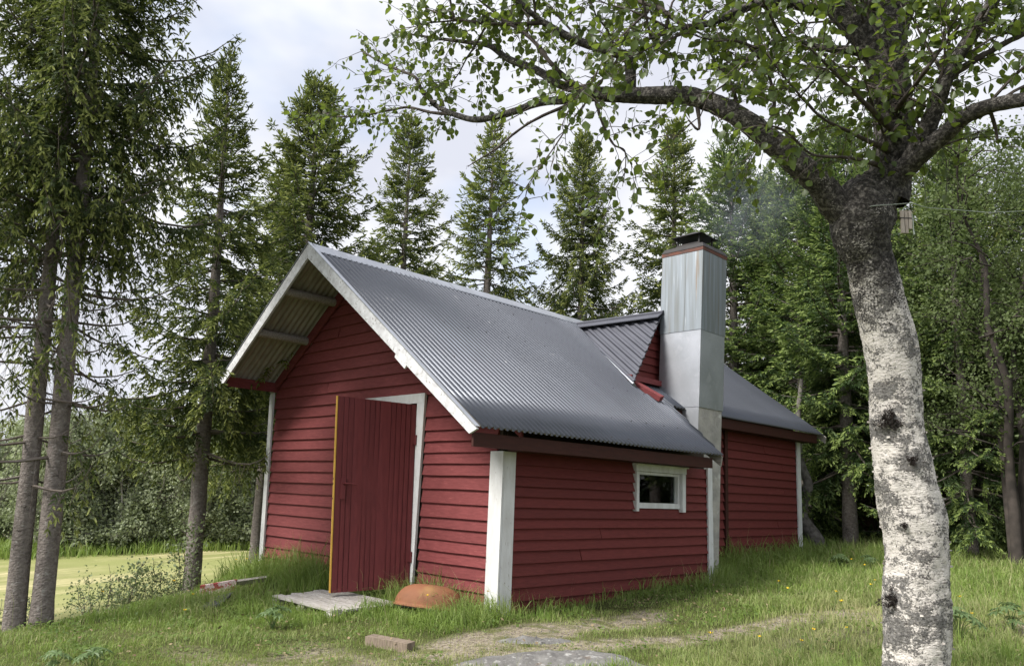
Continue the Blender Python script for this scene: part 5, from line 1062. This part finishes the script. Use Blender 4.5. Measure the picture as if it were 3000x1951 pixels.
for t in (0.04, 0.5, 0.95):
    c0 = pa + ex * lng * t - ez * 0.021
    part('stringer', plank(c0 + ey * 0.01, c0 + ey * wdt, ex * 0.09, ez * 0.020), HEX, MAT['palewood'], PAL)
    for u in (0.06, 0.5, 0.94): part('block', plank(c0 + ey * (wdt * u - 0.05) - ez * 0.045, c0 + ey * (wdt * u + 0.05) - ez * 0.045, ex * 0.09, ez * 0.07), HEX, MAT['palewood'], PAL)
TUB = thing('upturned_tub', (-0.60, -0.34, 0.0), 'rust orange oval tub lying upside down in the grass right of the door', 'tub')
n, m = 40, 14; a = np.arange(n) * 2 * np.pi / n; Vv = []
for k in range(m):
    t = k / (m - 1); r = math.cos(t * math.pi / 2)**0.62 if k < m - 1 else 0.001; z = 0.205 * math.sin(t * math.pi / 2)**1.05
    Vv.append(np.c_[r * np.cos(a) * 0.345, r * np.sin(a) * 0.225, np.full(n, z)])
Vv = [np.c_[np.cos(a) * 0.36, np.sin(a) * 0.24, np.full(n, -0.012)], np.c_[np.cos(a) * 0.362, np.sin(a) * 0.242, np.full(n, 0.004)]] + Vv
m2 = m + 2; Vv = np.concatenate(Vv); i = np.arange(m2 - 1)[:, None] * n; j = np.arange(n)[None, :]; j2 = (j + 1) % n
Ft_ = np.stack([i + j, i + j2, i + n + j2, i + n + j], -1).reshape(-1, 4)
ax = math.atan2(0.60, 0.80); tl = rad(4); Rz = np.array([[math.cos(ax), -math.sin(ax), 0], [math.sin(ax), math.cos(ax), 0], [0, 0, 1]]); Ry = np.array([[math.cos(tl), 0, math.sin(tl)], [0, 1, 0], [-math.sin(tl), 0, math.cos(tl)]]); Rx = np.array([[1, 0, 0], [0, math.cos(-.12), -math.sin(-.12)], [0, math.sin(-.12), math.cos(-.12)]])
TP_ = np.array([-0.60, -0.34, 0.005])
part('shell', Vv @ (Rz @ Ry @ Rx).T + TP_, Ft_, MAT['orange'], TUB, smooth=True)
rim = np.c_[np.cos(a) * 0.352, np.sin(a) * 0.232, np.full(n, -0.030)]; rim2 = rim * [0.9, 0.86, 1]
part('dark_rim', np.concatenate([np.c_[np.cos(a) * 0.355, np.sin(a) * 0.235, np.full(n, -0.012)], rim, rim2]) @ (Rz @ Ry @ Rx).T + TP_, np.concatenate([np.stack([np.arange(n) + k * n, (np.arange(n) + 1) % n + k * n, (np.arange(n) + 1) % n + (k + 1) * n, np.arange(n) + (k + 1) * n], -1) for k in (0, 1)]), MAT['black'], TUB, smooth=True)
bz = float(gz(0.35, -1.5)); o = part('timber_offcut', plank((0.10, -1.54, bz + 0.040), (0.50, -1.435, bz + 0.032), (-0.032, 0.105, 0.004), (0, 0, 0.070)), HEX, MAT['woodend'], None, (0.3, -1.49, bz)); tag(o, 'short brown timber offcut lying on the worn lawn', 'timber')
gp = lambda x, y, h: (x, y, float(gz(x, y)) + h)
RP = thing('painted_plank', gp(-3.32, -1.18, 0), 'fallen board with flaking red and white paint lying in the grass by the slender spruce', 'board')
part('board', plank(gp(-3.46, -1.31, 0.075), gp(-3.17, -1.03, 0.085), (0.018, -0.018, 0.115), (0.016, -0.016, -0.005)), HEX, MAT['redwhite'], RP)
o = part('grey_plank', plank(gp(-3.22, -1.04, 0.10), gp(-2.93, -0.78, 0.085), (0.05, -0.05, 0.05), (0.01, -0.01, -0.02)), HEX, MAT['greywood'], None, gp(-3.05, -0.9, 0)); tag(o, 'grey weathered plank end sticking out of the grass behind the fallen red board', 'plank')
sq = np.array([gp(-2.45, -1.80, 0.02), gp(-2.98, -1.38, 0.03), gp(-2.84, -1.22, 0.06), gp(-2.33, -1.60, 0.05)])
o = part('slate_slab', np.concatenate([sq, sq + [0, 0, .022]]), HEX, MAT['slate'], None, gp(-2.6, -1.5, 0)); tag(o, 'dark grey slab lying flat in the grass below the fallen red board', 'slab')

# ------------------------------------------------------------------ clothes line and slats on the birch, shed in the wood
CL = link('clothes_line', npmesh('clothes_line', *tube(np.array([[3.90, -1.50, 2.552], [3.98, -1.64, 2.550], [4.12, -1.66, 2.552], [4.26, -1.55, 2.565], [4.27, -1.35, 2.60], [4.14, 0.55, 3.16], [4.01, 2.44, 3.76], [3.9, 4.2, 4.35]]) - [4, -1, 2.5], np.full(8, 0.0022), 5), MAT['cord'], smooth=True), None, (4, -1, 2.5)); tag(CL, 'thin cord stretched from the birch trunk out of the photo to the right', 'cord')
SLT = thing('hanging_slats', (4.26, -1.52, 2.40), 'bundle of pale wooden slats hanging on a cord from the birch trunk', 'slats')
rv3 = np.array([0.717, 0.697, 0.0]); fv3 = np.array([-0.70, 0.71, 0]); c = np.array([4.25, -1.61, 2.455])
for k, (dx, l) in enumerate(((-0.021, 0.112), (-0.003, 0.112), (0.015, 0.09))):
    part('slat', plank(c + rv3 * (dx + 0.004) + [0, 0, 0.055], c + rv3 * (dx + 0.008 * 0.5) + [0, 0, 0.055 - l], rv3 * 0.0145, fv3 * 0.012), HEX, MAT['slat'], SLT)
part('band', plank(c + rv3 * -0.030 + [0, 0, 0.017], c + rv3 * 0.026 + [0, 0, 0.017], [0, 0, 0.005], fv3 * 0.014), HEX, MAT['black'], SLT)
part('cord_loop', *tube([c + rv3 * -0.01 + [0, 0, 0.055], c + [0, 0, 0.072], c + rv3 * 0.022 + [0, 0, 0.058], c + rv3 * 0.033 + [0, 0, 0.03], c + rv3 * 0.034 + [0, 0, -0.03], c + rv3 * 0.037 + [0, 0, -0.062]], [.002, .002, .0025, .0028, .003, .0045], 6, sub=3), MAT['cord'], SLT, smooth=True)
SHED = thing('woodshed', (-0.9, 13.3, float(gz(-0.9, 13.3))), 'low brown plank shed half hidden in the shade of the wood', 'shed')
zz0 = float(gz(-0.9, 13.3)); sdx = nrm(np.array([0.93, 0.36, 0])); sdn_ = np.array([sdx[1], -sdx[0], 0]); s0 = np.array([-1.85, 12.95, zz0])
for k in range(15): part('wall_board', plank(s0 + sdx * (0.15 * k) + [0, 0, -.1], s0 + sdx * (0.15 * k) + [0, 0, 1.15 + 0.02 * k], sdx * 0.142, sdn_ * (0.025 + 0.01 * (k % 2))), HEX, MAT['shed'], SHED)
part('post', plank(s0 + sdx * 0.95 + sdn_ * 0.06 + [0, 0, -.1], s0 + sdx * 0.95 + sdn_ * 0.06 + [0, 0, 1.2], sdx * 0.12, sdn_ * 0.06), HEX, MAT['shed'], SHED)
part('back_wall', plank(s0 - sdn_ * 1.2 + sdx * 1.0 + [0, 0, -.1], s0 - sdn_ * 1.2 + sdx * 1.0 + [0, 0, 1.3], sdx * 2.1, sdn_ * 0.04), HEX, MAT['shed'], SHED)
part('roof', plank(s0 + sdx * -0.2 - sdn_ * 0.5 + [0, 0, 1.26], s0 + sdx * 2.3 - sdn_ * 0.5 + [0, 0, 1.60], sdn_ * 1.8, (0, 0, 0.06)), HEX, MAT['slate'], SHED)
# ------------------------------------------------------------------ thin wood smoke drifting from the chimney
def smoke_mat():
    m = bpy.data.materials.new('wood_smoke'); m.use_nodes = True; t = m.node_tree; N = t.nodes; L = t.links; N.clear()
    o = N.new('ShaderNodeOutputMaterial'); v = N.new('ShaderNodeVolumePrincipled'); v.inputs['Color'].default_value = (0.72, 0.82, 0.95, 1)
    tcn = N.new('ShaderNodeTexCoord'); n = N.new('ShaderNodeTexNoise'); n.inputs['Scale'].default_value = 2.2; n.inputs['Detail'].default_value = 4
    g = N.new('ShaderNodeTexGradient'); g.gradient_type = 'SPHERICAL'; mp_ = N.new('ShaderNodeMapping'); mp_.inputs['Scale'].default_value = (1.0, 1.0, 1.0)
    L.new(tcn.outputs['Object'], mp_.inputs['Vector']); L.new(mp_.outputs[0], g.inputs['Vector']); L.new(tcn.outputs['Object'], n.inputs['Vector'])
    r = N.new('ShaderNodeMapRange'); r.inputs['From Min'].default_value = 0.35; r.inputs['From Max'].default_value = 0.75; L.new(n.outputs['Fac'], r.inputs['Value'])
    x = N.new('ShaderNodeMath'); x.operation = 'MULTIPLY'; L.new(g.outputs['Fac'], x.inputs[0]); L.new(r.outputs[0], x.inputs[1])
    y = N.new('ShaderNodeMath'); y.operation = 'MULTIPLY'; y.inputs[1].default_value = 0.30; L.new(x.outputs[0], y.inputs[0]); L.new(y.outputs[0], v.inputs['Density']); L.new(v.outputs[0], o.inputs['Volume'])
    return m
n, m = 20, 12; Vs = []
for k in range(m + 1):
    t = math.pi * k / m; Vs.append(np.c_[np.sin(t) * np.cos(np.arange(n) * 2 * np.pi / n), np.sin(t) * np.sin(np.arange(n) * 2 * np.pi / n), np.full(n, math.cos(t))])
Vs = np.concatenate(Vs) * 0.98; i = np.arange(m)[:, None] * n; j = np.arange(n)[None, :]; j2 = (j + 1) % n
sm = link('smoke', npmesh('smoke', Vs, np.stack([i + j, i + n + j, i + n + j2, i + j2], -1).reshape(-1, 4), smoke_mat(), smooth=True), None, (0.05, 4.98, 5.45)); sm.scale = (1.0, 1.0, 0.8); sm['kind'] = 'stuff'
